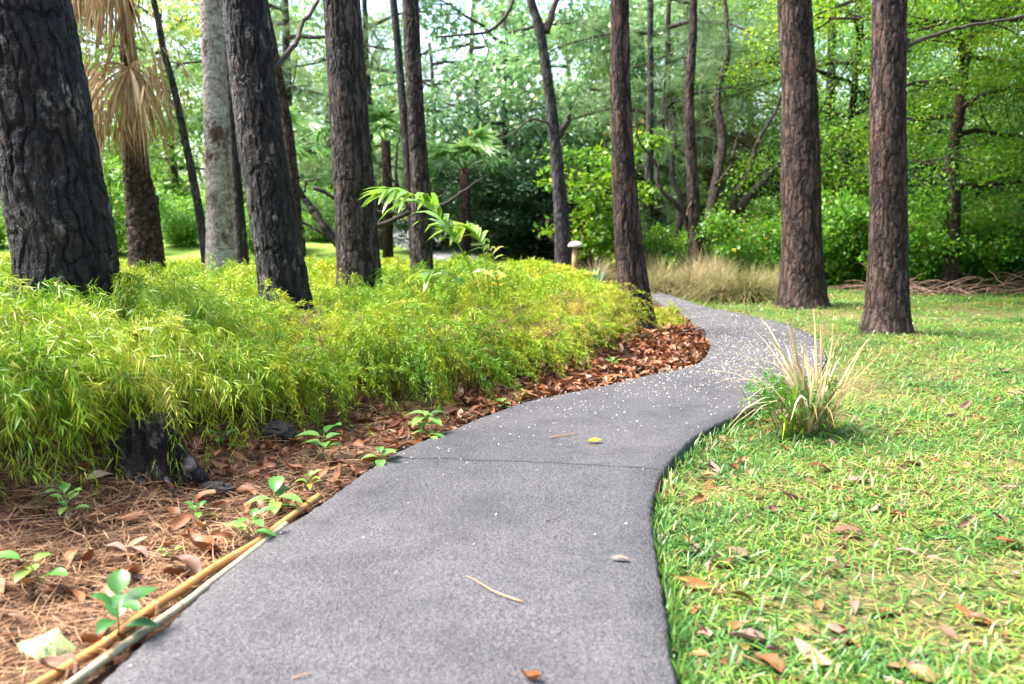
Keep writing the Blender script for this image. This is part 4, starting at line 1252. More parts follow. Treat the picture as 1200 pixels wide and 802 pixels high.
# blue-green strap plant near the light
x = (688 - 600) / 1000 * 13.2
M['strap'] = leaf_mat('strap_leaf', [(0, (.03, .12, .06)), (1, (.10, .24, .10))], .4, .4, .3)
o = obj('strap_plant', grass_tuft(720, 90, .42, 1.1, .028, 'strap', .5, (.1, .5))); o.location = (x, 12.6, tz(x, 12.6)); tag(o, 'dark blue green strap leaved plant right of the mushroom shaped light', 'plant')

# ------------------------------------------------------------------ dry grass tuft at the right rim of the path
tx, ty = G(945, 508, -.05)[:2]
t = thing('grass_tuft', 'tuft of long bleached dry blades over a small green bush at the path rim', 'grass tuft', (tx, ty, tz(tx, ty)))
r = np.random.default_rng(8)
b = Buf()
n = 115
P0 = disc(n, .08, r) + np.array([.05, .0, 0])
az = r.uniform(0, 2 * PI, n); el = r.uniform(.85, 1.5, n)
D = np.stack([np.cos(az) * np.cos(el) - .12, np.sin(az) * np.cos(el), np.sin(el)], 1)
S = np.stack([-np.sin(az), np.cos(az), 0 * az], 1)
Lb = r.uniform(.55, 1.15, n)
V, F, tt = blades(P0, D, S, Lb, r.uniform(.009, .017, n), ((0, .9), (.2, 1), (.4, .95), (.6, .8), (.8, .55), (1, .06)), r.uniform(.15, .8, n))
b.add(V, F, rnd=np.repeat(np.clip(r.normal(.5, .28, n), 0, 1), 12), tt=tt)
obj('dry_blades', b.mesh('dry_blades', M['straw']), t)
b = Buf()
n = 45
P0 = disc(n, .13, r)
az = r.uniform(0, 2 * PI, n); el = r.uniform(.5, 1.45, n)
D = np.stack([np.cos(az) * np.cos(el), np.sin(az) * np.cos(el), np.sin(el)], 1)
S = np.stack([-np.sin(az), np.cos(az), 0 * az], 1)
V, F, tt = blades(P0, D, S, r.uniform(.25, .75, n), r.uniform(.006, .013, n), ((0, .9), (.3, 1), (.65, .8), (1, .06)), r.uniform(.1, .6, n))
b.add(V, F, rnd=np.repeat(np.clip(r.normal(.35, .2, n), 0, 1), 8), tt=tt)
obj('green_blades', b.mesh('green_blades', M['bamboo']), t)
b = Buf()
R0 = disc(70, .22, r) + np.array([-.08, .05, 0])
sprays(b, R0, .27, .13, 40, (.02, .04), (.005, .009), .30, .9, 0, r)
obj('leafy_base', b.mesh('leafy_base', M['shrub']), t)
b = Buf()
for k in range(30):
    a = r.uniform(0, 2 * PI); p = disc(1, .24, r)[0] + np.array([-.1, .05, 0])
    add_tube(b, limb_path(p, nrm(np.array([math.cos(a) * .5, math.sin(a) * .5, 1])), r.uniform(.2, .42), 6, .2, .1), np.linspace(.003, .001, 6), 4)
obj('twigs', b.mesh('twigs', M['stem_brown']), t)


# ------------------------------------------------------------------ arching young palm
def pinnate(b, st, path, n, L, W, t0, seed, fold=.5, tone=.5):
    r = np.random.default_rng(seed)
    P = spline(path, 40)
    T = nrm(np.gradient(P, axis=0))
    add_tube(st, P, np.linspace(.007, .002, 40), 5)
    t = np.linspace(t0, .99, n)
    for sgn in (-1, 1):
        i = (t * 39).astype(int)
        Tq = T[i]; side = nrm(np.cross(Tq, np.array([0, 0, 1.0]))) * sgn
        upv = np.cross(side, Tq) * sgn
        D = nrm(Tq * .75 + side * .8 + np.array([0, 0, .25]) + r.normal(0, .06, (n, 3)))
        S = nrm(np.cross(D, np.array([0, 0, 1.0]) + r.normal(0, .3, (n, 3))))
        prof = np.sin(PI * np.clip((t - t0) / (1 - t0) * .85 + .12, 0, 1)) ** .7
        V, F, tt = blades(P[i], D, S, L * prof, W, ((0, .35), (.2, 1), (.5, .95), (.8, .6), (1, .05)), r.uniform(.35, .75, n))
        b.add(V, F, rnd=np.repeat(np.clip(tone + r.normal(0, .15, n), 0, 1), 10), tt=tt)


yy = 7.0
root = at(572, 372, yy); root[2] = tz(root[0], yy)
t = thing('young_palm', 'young palm with arching feather fronds rising from the ground cover', 'palm', root)
fr = [
    ([(571, 385, 7.0), (553, 320, 6.95), (532, 278, 6.9), (508, 246, 6.8), (478, 228, 6.7), (448, 224, 6.6)], 22, .54, .050, .36, 1, .35),
    ([(573, 385, 7.0), (572, 330, 7.0), (564, 285, 7.05), (550, 268, 7.1), (525, 268, 7.2)], 14, .40, .040, .45, 2, .55),
    ([(570, 388, 7.0), (560, 352, 6.9), (542, 330, 6.8), (515, 318, 6.7), (492, 320, 6.6)], 8, .34, .06, .45, 3, .6),
    ([(574, 385, 7.0), (580, 335, 7.0), (578, 300, 7.1), (566, 285, 7.2)], 8, .26, .022, .5, 4, .8),
    ([(575, 385, 7.0), (584, 345, 6.9), (580, 322, 6.8), (566, 316, 6.7)], 7, .24, .03, .45, 5, .95),
]
for pts, n, L, W, t0, sd, tone in fr:
    b = Buf(); pinnate(b, b, np.array([at(*p) for p in pts]) - root, n, L, W, t0, sd, tone=tone)
    obj('frond', b.mesh('frond', M['fern']), t)

# fan palms in the background
def fan_palm(seed, nf, H):
    r = np.random.default_rng(seed); meshes = []
    tb = Buf(); add_tube(tb, np.array([[0, 0, -.2], [.02, 0, H * .5], [0, .03, H]]), np.array([.11, .10, .09]), 9)
    for k in range(nf):
        b = Buf()
        az = k * 2.4 + r.uniform(-.3, .3); el = r.uniform(-.1, 1.1)
        d = np.array([math.cos(az) * math.cos(el), math.sin(az) * math.cos(el), math.sin(el)])
        hub = np.array([0, 0, H]) + d * r.uniform(.5, .75)
        add_tube(b, spline(np.array([[0, 0, H - .05], hub * .5 + np.array([0, 0, H * .5 + .04]), hub]), 6), .010, 5)
        n = 22
        side = nrm(np.cross(d, np.array([0, 0, 1.0]))); up = np.cross(side, d)
        a = np.linspace(-2.1, 2.1, n)
        D = np.cos(a)[:, None] * d + np.sin(a)[:, None] * side
        S = nrm(np.cross(D, up + 0 * D))
        V, F, tt = blades(np.repeat(hub[None], n, 0), D, S, r.uniform(.42, .58, n), .06, ((0, .25), (.35, 1), (.7, .6), (1, .05)), r.uniform(.1, .6, n))
        b.add(V, F, rnd=np.repeat(np.clip(r.normal(.5, .2, n), 0, 1), 8), tt=tt)
        meshes.append(b.mesh('fan_leaf', M['fanpalm']))
    return tb.mesh('trunk', M['bark_brown']), meshes


for px, y, H, sd, lab in ((545, 16.0, 1.9, 1, 'fan palm with bright pleated leaves right of the slender purple brown trunk'), (455, 16.5, 2.2, 2, 'fan palm seen between the furrowed trunk and the slender purple brown trunk'), (345, 15.0, 2.0, 3, 'fan palm right of the dark rough trunk, low under the pine boughs')):
    x = (px - 600) / 1000 * y
    tr, fl = fan_palm(800 + sd, 13, H)
    t = thing('fan_palm', lab, 'palm', (x, y, tz(x, y)), 0, 'fan palms under the pines')
    obj('trunk', tr, t)
    for m_ in fl: obj('fan_leaf', m_, t)

# ------------------------------------------------------------------ mushroom-shaped path light
yl = 12.2
lp = at(673.5, 303, yl); gz = tz(lp[0], yl)
t = thing('path_light', 'mushroom shaped path light, cream cap on a brown wooden post', 'path light', (lp[0], yl, gz))
b = Buf()
prof = [(.0, .0), (.105, .005), (.112, .018), (.10, .045), (.075, .07), (.04, .085), (.0, .09)]
ns = 24
th = np.arange(ns) * 2 * PI / ns
V = np.concatenate([np.stack([rr * np.cos(th), rr * np.sin(th), 0 * th + hh], 1) for rr, hh in prof])
k = len(prof)
i = np.arange(k - 1)[:, None] * ns; j = np.arange(ns)[None]
F = np.stack([i + j, i + (j + 1) % ns, i + ns + (j + 1) % ns, i + ns + j], -1).reshape(-1, 4)
ztop = at(676, 290, yl)[2] - gz
b.add(V + np.array([.01, 0, ztop]), F)
obj('cap', b.mesh('cap', M['cap']), t)
b = Buf(); add_tube(b, np.array([[0, 0, -.1], [0, 0, ztop * .5], [.01, 0, ztop + .002]]), .043, 14)
obj('post', b.mesh('post', M['post']), t)

# ------------------------------------------------------------------ pine straw and leaf litter
def build_straw():
    b = Buf(); r = np.random.default_rng(5)
    n = 84000
    x, y = scatter(n, -5.6, .6, 1.5, 5.6, r)
    z, dl, dr = terr(x, y)
    k = (dl > .035) & (dl < 4.2) & ((x > -3.3) | (y < 4.4))
    x, y, z = x[k], y[k], z[k]; n = len(x)
    az = r.uniform(0, 2 * PI, n)
    D = np.stack([np.cos(az), np.sin(az), r.normal(.03, .10, n)], 1); S = np.stack([-np.sin(az), np.cos(az), r.normal(0, .3, n)], 1)
    L = r.uniform(.08, .2, n)
    P0 = np.stack([x, y, z + r.uniform(.002, .034, n)], 1)
    V, F, tt = blades(P0, D, S, L, r.uniform(.0014, .003, n), ((0, 1), (.33, 1), (.67, 1), (1, .4)), 0)
    # curl sideways
    sid = np.repeat(nrm(S), 8, 0); cu = np.repeat(r.normal(0, .22, n) * L, 8)
    V = V + sid * (cu * tt * (1 - tt) * 2)[:, None]
    g = terr(V[:, 0], V[:, 1])
    ok = np.repeat((g[1].reshape(-1, 8) > .01).all(1), 8)
    V[:, 2] = np.maximum(V[:, 2], g[0] + .002)
    col = np.clip(r.normal(.5, .24, n), 0, 1)
    oki = ok[::8]
    V = V.reshape(-1, 8, 3)[oki].reshape(-1, 3); m = oki.sum()
    base = np.arange(m)[:, None, None] * 8
    q = np.array([[2 * i, 2 * i + 1, 2 * i + 3, 2 * i + 2] for i in range(3)])[None]
    b.add(V, (base + q).reshape(-1, 4), rnd=np.repeat(col[oki], 8), tt=tt[:m * 8])
    tag(obj('pine_straw', b.mesh('pine_straw', M['needle'])), 'red brown pine straw strewn between the path and the shrubs', 'pine straw', None, 'stuff')


build_straw()


def leaf_grid(L, W, curl, cup, seed, nx=7, ny=12, wave=.06):
    """one dead leaf: curled, cupped, thickened at the midrib"""
    r = np.random.default_rng(seed)
    u = np.linspace(-1, 1, nx); v = np.linspace(0, 1, ny)
    Uq, Vq = np.meshgrid(u, v)
    w = np.sin(PI * np.clip(Vq, 0.0, 1) ** .85) ** .8 * (1 - .12 * Vq) + .03
    x = Uq * w * W * .5
    y = (Vq - .5) * L
    z = cup * W * (np.abs(Uq) ** 1.6) * w + curl * L * (Vq - .5) ** 2 + wave * W * np.sin(Vq * 9 + Uq * 2 + seed)
    tw = (Vq - .5) * r.uniform(-.9, .9)
    x2 = x * np.cos(tw) - (z) * np.sin(tw) * .6; z2 = z + x * np.sin(tw) * .6
    V = np.stack([x2, y, z2 - z2.min() + .002], -1).reshape(-1, 3)
    i = np.arange(ny - 1)[:, None] * nx; j = np.arange(nx - 1)[None]
    F = np.stack([i + j, i + j + 1, i + nx + j + 1, i + nx + j], -1).reshape(-1, 4)
    return V, F


LEAFV = []
LEAFM = []
for k in range(6):
    V, F = leaf_grid(.11 + .02 * (k % 3), .05 + .008 * (k % 2), (.5, -.4, .9, .2, -.7, .6)[k], (.35, .2, .6, .5, .3, .1)[k], k)
    LEAFV.append((V, F))
    LEAFM.append([Buf().add(V, F, rnd=.5).mesh('fallen_leaf', M['deadleaf']), Buf().add(V, F, rnd=.5).mesh('fallen_leaf', M['deadpale'])])


def rotm(rx, ry, rz):
    cx, sx, cy, sy, cz, sz = np.cos(rx), np.sin(rx), np.cos(ry), np.sin(ry), np.cos(rz), np.sin(rz)
    R = np.empty((len(rx), 3, 3))
    R[:, 0, 0] = cz * cy; R[:, 0, 1] = cz * sy * sx - sz * cx; R[:, 0, 2] = cz * sy * cx + sz * sx
    R[:, 1, 0] = sz * cy; R[:, 1, 1] = sz * sy * sx + cz * cx; R[:, 1, 2] = sz * sy * cx - cz * sx
    R[:, 2, 0] = -sy; R[:, 2, 1] = cy * sx; R[:, 2, 2] = cy * cx
    return R


def litter_points():
    r = np.random.default_rng(17)
    x, y = scatter(26000, -2.6, 2.3, 2.0, 10.5, r)
    z, dl, dr = terr(x, y)
    wid = np.interp(y, [2, 4, 5, 6, 7.5, 9, 10.5], [.9, .75, .45, .55, .75, .5, .2])
    dens = np.interp(y, [2, 3.5, 4.6, 5.2, 6, 9, 10.5], [.05, .16, .5, .95, 1, 1, .2])
    k = (dl > .02) & (dl < wid * (1.0 + .3 * r.normal(0, 1, len(x)))) & (r.uniform(0, 1, len(x)) < dens)
    return x[k], y[k], z[k], r


lx, ly, lz, lr = litter_points()
o_ = np.argsort(ly)
lx, ly, lz = lx[o_], ly[o_], lz[o_]
# the nearest few as leaves of their own, the rest as one litter bed
pick = np.zeros(len(lx), bool); pick[np.linspace(0, len(lx) * .45, 130).astype(int)] = True
for x, y, z in zip(lx[pick], ly[pick], lz[pick]):
    o = obj('fallen_leaf', LEAFM[lr.integers(6)][int(lr.uniform() < .25)])
    o.location = (x, y, z + lr.uniform(.006, .03)); o.rotation_euler = (lr.normal(0, .35), lr.normal(0, .35), lr.uniform(0, 6.28)); o.scale = (lr.uniform(.4, .82),) * 2 + (.45,)
    tag(o, 'dry brown leaf lying on the litter left of the path', 'leaf', 'dry leaves on the left bank')
b = Buf()
q = ~pick; n = q.sum()
kv = lr.integers(0, 6, n)
Rm = rotm(lr.normal(0, .4, n), lr.normal(0, .4, n), lr.uniform(0, 2 * PI, n))
pos = np.stack([lx[q], ly[q], lz[q] + lr.uniform(0, .035, n)], 1); sc = lr.uniform(.45, .95, n); cc = np.clip(lr.normal(.5, .25, n), 0, 1)
for k in range(6):
    m = kv == k
    V0, F0 = LEAFV[k]
    V0 = V0.reshape(12, 7, 3)[::2, ::2][:, :].reshape(-1, 3)
    i = np.arange(5)[:, None] * 4; j = np.arange(3)[None]
    F0 = np.stack([i + j, i + j + 1, i + 4 + j + 1, i + 4 + j], -1).reshape(-1, 4)
    W_ = np.einsum('nij,vj->nvi', Rm[m], V0) * sc[m][:, None, None] + pos[m][:, None]
    Fm = (np.arange(m.sum())[:, None, None] * len(V0) + F0[None]).reshape(-1, 4)
    b.add(W_.reshape(-1, 3), Fm, rnd=np.repeat(cc[m], len(V0)))
tag(obj('leaf_litter', b.mesh('leaf_litter', M['litter'])), 'bed of red brown dead leaves along the inner bend of the path', 'leaf litter', None, 'stuff')

# leaves on the lawn
r = np.random.default_rng(23)
spots = [(790, 648, 1.25, 0, .2), (815, 636, 1.2, 1, .1), (868, 645, 1.1, 1, .5), (838, 660, 1.35, 1, 2.2), (876, 742, 1.3, 1, 1.4), (810, 678, 1.2, 0, 1.0), (900, 772, 1.3, 0, .3), (952, 765, 1.2, 1, .4), (985, 752, 1.1, 1, 2.8), (1075, 790, 1.2, 0, .6), (1028, 717, 1.0, 1, 1.9),
         (1055, 606, 1.3, 0, 1.3), (990, 626, 1.2, 1, 1.2), (1170, 610, 1.1, 1, .1), (1005, 566, 1.2, 1, 2), (960, 552, 1.2, 0, 1.6), (972, 576, 1.1, 0, 1.8), (1062, 546, 1.1, 0, 1.2), (920, 525, 1.0, 0, .9), (1130, 480, 1.1, 1, 2.0), (1120, 446, 1.0, 0, 1.7), (1175, 438, 1.0, 1, 1.3), (836, 545, 1.1, 1, .2), (828, 555, 1.2, 0, .9), (1140, 724, 1.0, 0, .8), (830, 562, 1.1, 0, 2.6), (905, 600, 1.1, 1, 2.4), (1065, 650, .9, 1, 1.0), (1018, 600, 1.0, 1, 1.4), (1180, 640, 1.1, 0, 1.3), (800, 625, 1.1, 0, .6), (870, 700, 1.1, 0, 1.2), (940, 735, .9, 0, .2)]
for _ in range(150):
    i = int(r.uniform(.14, .40) * 400) if False else r.integers(len(ER))
    e = ER[i]
    if 2.0 < e[1] < 5.4:
        xx, yy_ = e[0] + abs(r.normal(.05, .22)) + .04, e[1] + r.normal(0, .05)
        spots.append((0, None, r.uniform(.5, 1.05), int(r.uniform() < .35), r.uniform(0, 6.28), xx, yy_))
for _ in range(170):
    d = 2.0 * (6.2 ** r.uniform(0, 1)); xx = r.uniform(.5, 1.0) * .6 * d * 1.05
    spots.append((600 + 1000 * xx / d, None, r.uniform(.4, .8), int(r.uniform() < .4), r.uniform(0, 6.28), xx, d))
for s in spots:
    if s[1] is None: x, y = s[5], s[6]
    else: x, y = G(s[0], s[1], -.03)[:2]
    z, _, dr = terr([x], [y])
    if dr[0] < .03: continue
    o = obj('fallen_leaf', LEAFM[r.integers(6)][s[3]])
    o.location = (x, y, z[0] + r.uniform(.004, .022)); o.rotation_euler = (r.normal(0, .3), r.normal(0, .3), s[4]); o.scale = (s[2] * .78, s[2] * .78, s[2] * .6)
    tag(o, 'dry leaf lying in the lawn right of the path', 'leaf', 'dry leaves on the lawn')

# yellow leaf, pale leaf and brown leaf on the path
m_ = Buf().add(*leaf_grid(.085, .036, .25, .3, 2), rnd=.5).mesh('fallen_leaf', M['yellow'])
o = obj('fallen_leaf', m_); p = G(696, 518, .012); o.location = p; o.rotation_euler = (0, 0, 1.75); tag(o, 'single yellow leaf lying on the grey path', 'leaf')
o = obj('fallen_leaf', LEAFM[1][1]); o.location = G(726, 656, .008); o.rotation_euler = (0, 0, 1.5); o.scale = (.42, .55, .4); tag(o, 'small pale dead leaf on the path near the lawn edge', 'leaf')
o = obj('fallen_leaf', LEAFM[2][0]); o.location = G(622, 797, .006); o.rotation_euler = (0, 0, 1.2); o.scale = (.5, .4, .6); tag(o, 'dark red dead leaf at the bottom of the path', 'leaf')

# twigs on the path
def twig(label, pts, r0, matn):
    P = np.array([G(*p, .004 + r0 + .004 * math.sin(i)) for i, p in enumerate(pts)])
    P[:, 2] += .004
    P = spline(P, 14); b = Buf(); c0 = P[0].copy()
    add_tube(b, P - c0, np.linspace(r0, r0 * .5, 14), 5)
    o = obj('twig', b.mesh('twig', M[matn])); o.location = c0; tag(o, label, 'twig')


M['rust'] = plain_mat('rust_needle', (.35, .16, .07), (.52, .27, .12), 20, .6)
twig('curved orange brown needle twig lying on the near path', [(612, 707), (590, 699), (574, 692), (560, 683), (546, 676)], .0028, 'rust')
twig('short thin brown twig lying beyond the yellow leaf', [(645, 514), (660, 511), (676, 509)], .004, 'rust')
twig('tiny brown twig on the path beside the lawn edge', [(640, 612), (652, 609), (662, 605)], .002, 'twig')
twig('short brown twig lying at the bottom of the path', [(342, 797), (352, 793), (362, 790)], .002, 'rust')

# white petals on the path
def petals():
    r = np.random.default_rng(31)
    x, y = scatter(56000, -1.2, 3.0, 2.0, 11.5, r)
    ins = inside(x, y)
    x, y = x[ins], y[ins]
    dl = near_poly(x, y, EL)
    dens = np.interp(y, [2, 3.4, 4.4, 5.2, 5.8, 6.6, 7.6, 8.6, 11.5], [.004, .006, .02, .12, .42, .78, .6, .3, .15])
    side = np.clip(1.35 - dl / 1.5, .15, 1)
    dens = dens * np.where(y < 5.2, side * 1.4, side)
    k = r.uniform(0, 1, len(x)) < dens
    return x[k], y[k], r


px_, py_, pr_ = petals()
o_ = np.argsort(py_); px_, py_ = px_[o_], py_[o_]
PM = []
for k in range(3):
    V, F = leaf_grid(.013, .011, .5, .4, 40 + k, 4, 5)
    PM.append((V, F, Buf().add(V, F, rnd=pr_.uniform(0, 1)).mesh('fallen_petal', M['petal'])))
NI = 220
def crown_h(x, y):
    return .0065
for k in range(min(NI, len(px_))):
    o = obj('fallen_petal', PM[k % 3][2]); o.location = (px_[k], py_[k], .006)
    o.rotation_euler = (pr_.normal(0, .3), pr_.normal(0, .3), pr_.uniform(0, 6.28)); s = pr_.uniform(.4, .85); o.scale = (s, s, s)
    tag(o, 'tiny white petal fallen on the grey path', 'petal', 'white petals on the path')
b = Buf()
n = len(px_) - NI
pos = np.stack([px_[NI:], py_[NI:], np.full(n, .0065)], 1)
Rm = rotm(pr_.normal(0, .3, n), pr_.normal(0, .3, n), pr_.uniform(0, 2 * PI, n)); sc = pr_.uniform(.35, 1.05, n)
V0, F0 = PM[0][:2]
W_ = np.einsum('nij,vj->nvi', Rm, V0) * sc[:, None, None] + pos[:, None]
b.add(W_.reshape(-1, 3), (np.arange(n)[:, None, None] * len(V0) + F0[None]).reshape(-1, 4), rnd=np.repeat(pr_.uniform(0, 1, n), len(V0)))
tag(obj('petal_scatter', b.mesh('petal_scatter', M['petal'])), 'dense scatter of white petals where the path bends', 'petals', None, 'stuff')

# ------------------------------------------------------------------ canes along the left edge
def cane(label, px, rad, matn, seed):
    P = np.array([G(x, y, rad * .6 - .01) for x, y in px])
    P = np.vstack([P[0] + (P[0] - P[1]) * 1.0, P])
    P[:, 2] = rad * .8 - .012
    P = spline(P, 90)
    P[:, 2] += np.sin(np.linspace(0, 5, 90)) * .003
    og = P[0].copy(); P = P - og
    R = np.full(90, rad)
    R = R * (1 + .04 * np.sin(np.linspace(0, 40, 90)))
    t = thing('bamboo_cane', label, 'cane', og, 0, 'canes along the left path edge')
    b = Buf(); add_tube(b, P, R, 12); obj('culm', b.mesh('culm', M[matn]), t)
    for i in range(9, 88, 13):
        c = P[i]; d = nrm(P[i + 1] - P[i])
        b = Buf(); add_tube(b, np.array([c - d * .006, c - d * .002, c + d * .002, c + d * .006]), np.array([rad * 1.01, rad * 1.14, rad * 1.14, rad * 1.01]), 12)
        obj('node_ring', b.mesh('node_ring', M['cane_node']), t)


cane('orange bamboo cane edging the left side of the path', [(48, 802), (126, 754), (176, 716), (214, 691), (252, 665), (300, 636), (340, 606), (374, 581)], .0145, 'cane_orange', 1)
cane('cream weathered cane lying between the orange cane and the path', [(84, 802), (140, 762), (184, 731), (219, 706), (254, 678), (303, 640), (335, 614)], .0125, 'cane_cream', 2)

# ------------------------------------------------------------------ seedlings
def seedling(label, px, py, size, n, seed, L=.075, Wr=.55, tone=.5, up=.5, zoff=0, name='seedling', lean=(0, 0)):
    x, y = G(px, py, -.02)[:2]
    r = np.random.default_rng(seed)
    size *= 1.15; L *= 1.25
    t = thing(name, label, 'seedling', (x, y, tz(x, y) - .005), 0, 'seedlings beside the path')
    st = Buf()
    H = size
    tip = np.array([r.normal(0, .15) * H + lean[0], r.normal(0, .15) * H + lean[1], H])
    P = spline(np.array([[0, 0, 0], tip * np.array([.3, .3, .55]), tip]), 8)
    add_tube(st, P, np.linspace(.003, .0015, 8), 5)
    lv = []
    for k in range(n):
        f = .35 + .65 * (k + .5) / n
        c = np.array([np.interp(f, np.linspace(0, 1, 8), P[:, q]) for q in range(3)])
        az = k * 2.4 + r.uniform(-.4, .4); el = r.uniform(-.1, .5) + up * f
        D = np.array([math.cos(az) * math.cos(el), math.sin(az) * math.cos(el), math.sin(el)])
        c2 = c + D * .018
        add_tube(st, np.array([c, c2]), .0012, 4)
        ll = L * r.uniform(.7, 1.15)
        # leaf blade: 5 nodes, folded along the midrib
        S = nrm(np.cross(D, np.array([0, 0, 1.0]))); N = np.cross(S, D)
        tn = np.linspace(0, 1, 8); wn = np.sin(PI * tn ** .9) ** .75 * ll * Wr * .5 + .0006
        cc = c2 + D * ll * tn[:, None] + np.array([0, 0, -1]) * (.35 * ll * tn ** 2)[:, None]
        V = np.stack([cc - S * wn[:, None] + N * wn[:, None] * .3, cc - S * wn[:, None] * .5 + N * wn[:, None] * .1, cc, cc + S * wn[:, None] * .5 + N * wn[:, None] * .1, cc + S * wn[:, None] + N * wn[:, None] * .3], 1).reshape(-1, 3)
        F = np.array([[5 * i + j, 5 * i + j + 1, 5 * i + j + 6, 5 * i + j + 5] for i in range(7) for j in range(4)])
        lb = Buf().add(V, F, rnd=float(np.clip(tone + r.normal(0, .2), 0, 1)))
        obj('leaf', lb.mesh('leaf', M['seed']), t)
    obj('stem', st.mesh('stem', M['stem']), t)


seedling('large leaved seedling right of the dark stone at the litter edge', 378, 540, .13, 6, 1, .105, .55, .6, .3)
seedling('low round leaved seedling touching the path edge', 446, 545, .06, 7, 2, .075, .6, .7, .2)
seedling('seedling with stacked oval leaves before the round feathery shrub', 494, 508, .12, 10, 3, .085, .55, .6, .15)
seedling('pale seedling beside the stacked leaf seedling at the path edge', 505, 515, .04, 6, 4, .07, .55, .8, .1)
seedling('broad leaved seedling by the far end of the canes', 326, 600, .08, 7, 5, .09, .5, .45, .3)
seedling('bushy seedling above the far half of the orange cane', 290, 635, .09, 9, 6, .065, .5, .4, .3)
seedling('glossy upright seedling growing through the canes', 140, 757, .13, 7, 7, .09, .55, .2, .5)
seedling('long stalked seedling with round leaves in the pine straw at left', 52, 700, .12, 5, 8, .07, .6, .45, .2)
seedling('small bright seedling in the shade under the bamboo grass', 84, 636, .12, 8, 9, .055, .5, .5, .3)
seedling('tiny seedling in the straw below the charred stump', 235, 612, .06, 6, 10, .05, .5, .6, .3)
seedling('small seedling at the foot of the yellow green feathery shrub', 262, 545, .09, 6, 11, .06, .5, .45, .4)
seedling('little seedling left of the glossy upright one, almost bare', 200, 655, .03, 5, 12, .03, .5, .8, .4)
seedling('sprout peeping over the stump left of the feathery shrub', 222, 530, .14, 5, 13, .06, .6, .3, .4)
seedling('thin leafed seedling between the canes and the big leaved seedling', 362, 575, .07, 9, 14, .045, .4, .75, .5)
seedling('yellow green seedling in the leaf litter by the bend', 720, 432, .05, 7, 15, .07, .5, .8, .3)
seedling('small light seedling at the litter edge below the light feathery shrub', 588, 480, .05, 7, 16, .06, .5, .8, .2)

# pale crumpled fan leaf lying by the orange cane
b = Buf()
n = 15; a = np.linspace(.35, 2.4, n)
hub = np.array([0, 0, .055])
rr = .115
V = [hub + np.array([-.0, .02, 0])]
for k, q in enumerate(a):
    for f in (.35, .7, 1.0):
        ff = f * (1 + .05 * (k % 2))
        V.append(np.array([-math.cos(q) * rr * ff * .85 + .0, -.10 * ff * math.sin(q) * .6, .055 - math.sin(q) * .055 * ff + (.012 if k % 2 else -.010) * f]))
V = np.array(V)
F4 = []; F3 = []
for k in range(n - 1):
    F3.append([0, 1 + 3 * k, 1 + 3 * (k + 1)])
    for m in (0, 1): F4.append([1 + 3 * k + m, 1 + 3 * k + m + 1, 1 + 3 * (k + 1) + m + 1, 1 + 3 * (k + 1) + m])
b.add(V, np.array(F4), np.array(F3), rnd=.85)
M['palefan'] = leaf_mat('pale_fan_leaf', [(0, (.13, .22, .06)), (1, (.20, .29, .10))], .5, .35, .25)
fl = obj('fan_leaf', b.mesh('fan_leaf', M['palefan'])); p = G(66, 752, 0); fl.location = (p[0], p[1], tz(p[0], p[1]) + .01); fl.rotation_euler = (0, 0, .2)
tag(fl, 'pale green pleated fan leaf lying in the pine straw', 'leaf')
for (x, y, v, sc, rz, pal, lab) in ((66, 783, 3, 1.2, 1.2, 1, 'large mauve dead leaf beside the orange cane below the fan leaf'), (232, 640, 2, 1.3, .9, 0, 'dark curled leaf pile left of the far canes'), (215, 667, 4, 1.3, 1.0, 0, 'rusty curled leaf touching the orange cane'), (133, 648, 1, .8, 1.4, 1, 'pale dead leaf alone on the pine straw'), (160, 651, 4, .8, 1.2, 1, 'second pale dead leaf on the pine straw, nearer the canes'), (235, 545, 5, 1.3, .6, 1, 'pale brown leaf right of the charred stump'), (427, 497, 0, 1.3, 1.5, 0, 'orange brown leaf under the round feathery shrub')):
    q = G(x, y, 0); o = obj('fallen_leaf', LEAFM[v][pal]); o.location = (q[0], q[1], tz(q[0], q[1]) + .02); o.rotation_euler = (.1, .15, rz); o.scale = (sc,) * 3
    tag(o, lab, 'leaf')

# ------------------------------------------------------------------ charred stump and stones
def lump(name, label, cat, loc, size, seed, matn, amp=.25, fr=3.0, ridge=0.0, tall=False):
    nu, nv = 72, 48
    th = np.linspace(0, 2 * PI, nu, endpoint=False); ph = np.linspace(.02, PI - .02, nv)
    TH, PH = np.meshgrid(th, ph)
    d = np.stack([np.sin(PH) * np.cos(TH), np.sin(PH) * np.sin(TH), np.cos(PH)], -1)
    f = fbm(d[..., 0] * fr + 7 + seed, d[..., 2] * fr + d[..., 1] * fr * .8 + 3, seed, 4) - .5
    f2 = fbm(d[..., 1] * fr * 2 + 11, d[..., 0] * fr * 2 - d[..., 2] * fr, seed + 5, 3) - .5
    rr = 1 + amp * 2 * f + amp * f2
    if ridge:
        rr = rr - ridge * (np.abs(np.sin(TH * 7 + 3 * vnoise(TH / (2 * PI) * 6, PH * 2, seed, 6))) ** .5 - .6) * np.sin(PH)
    V = (d * rr[..., None] * np.array(size)).reshape(-1, 3)
    i = np.arange(nv - 1)[:, None] * nu; j = np.arange(nu)[None]
    F = np.stack([i + j, i + nu + j, i + nu + (j + 1) % nu, i + (j + 1) % nu], -1).reshape(-1, 4)
    b = Buf(); b.add(V, F, rnd=np.clip(f.ravel() + .5, 0, 1), tt=np.clip(.6 + f2.ravel(), 0, 1))
    o = obj(name, b.mesh(name, M[matn])); o.location = loc
    return tag(o, label, cat)


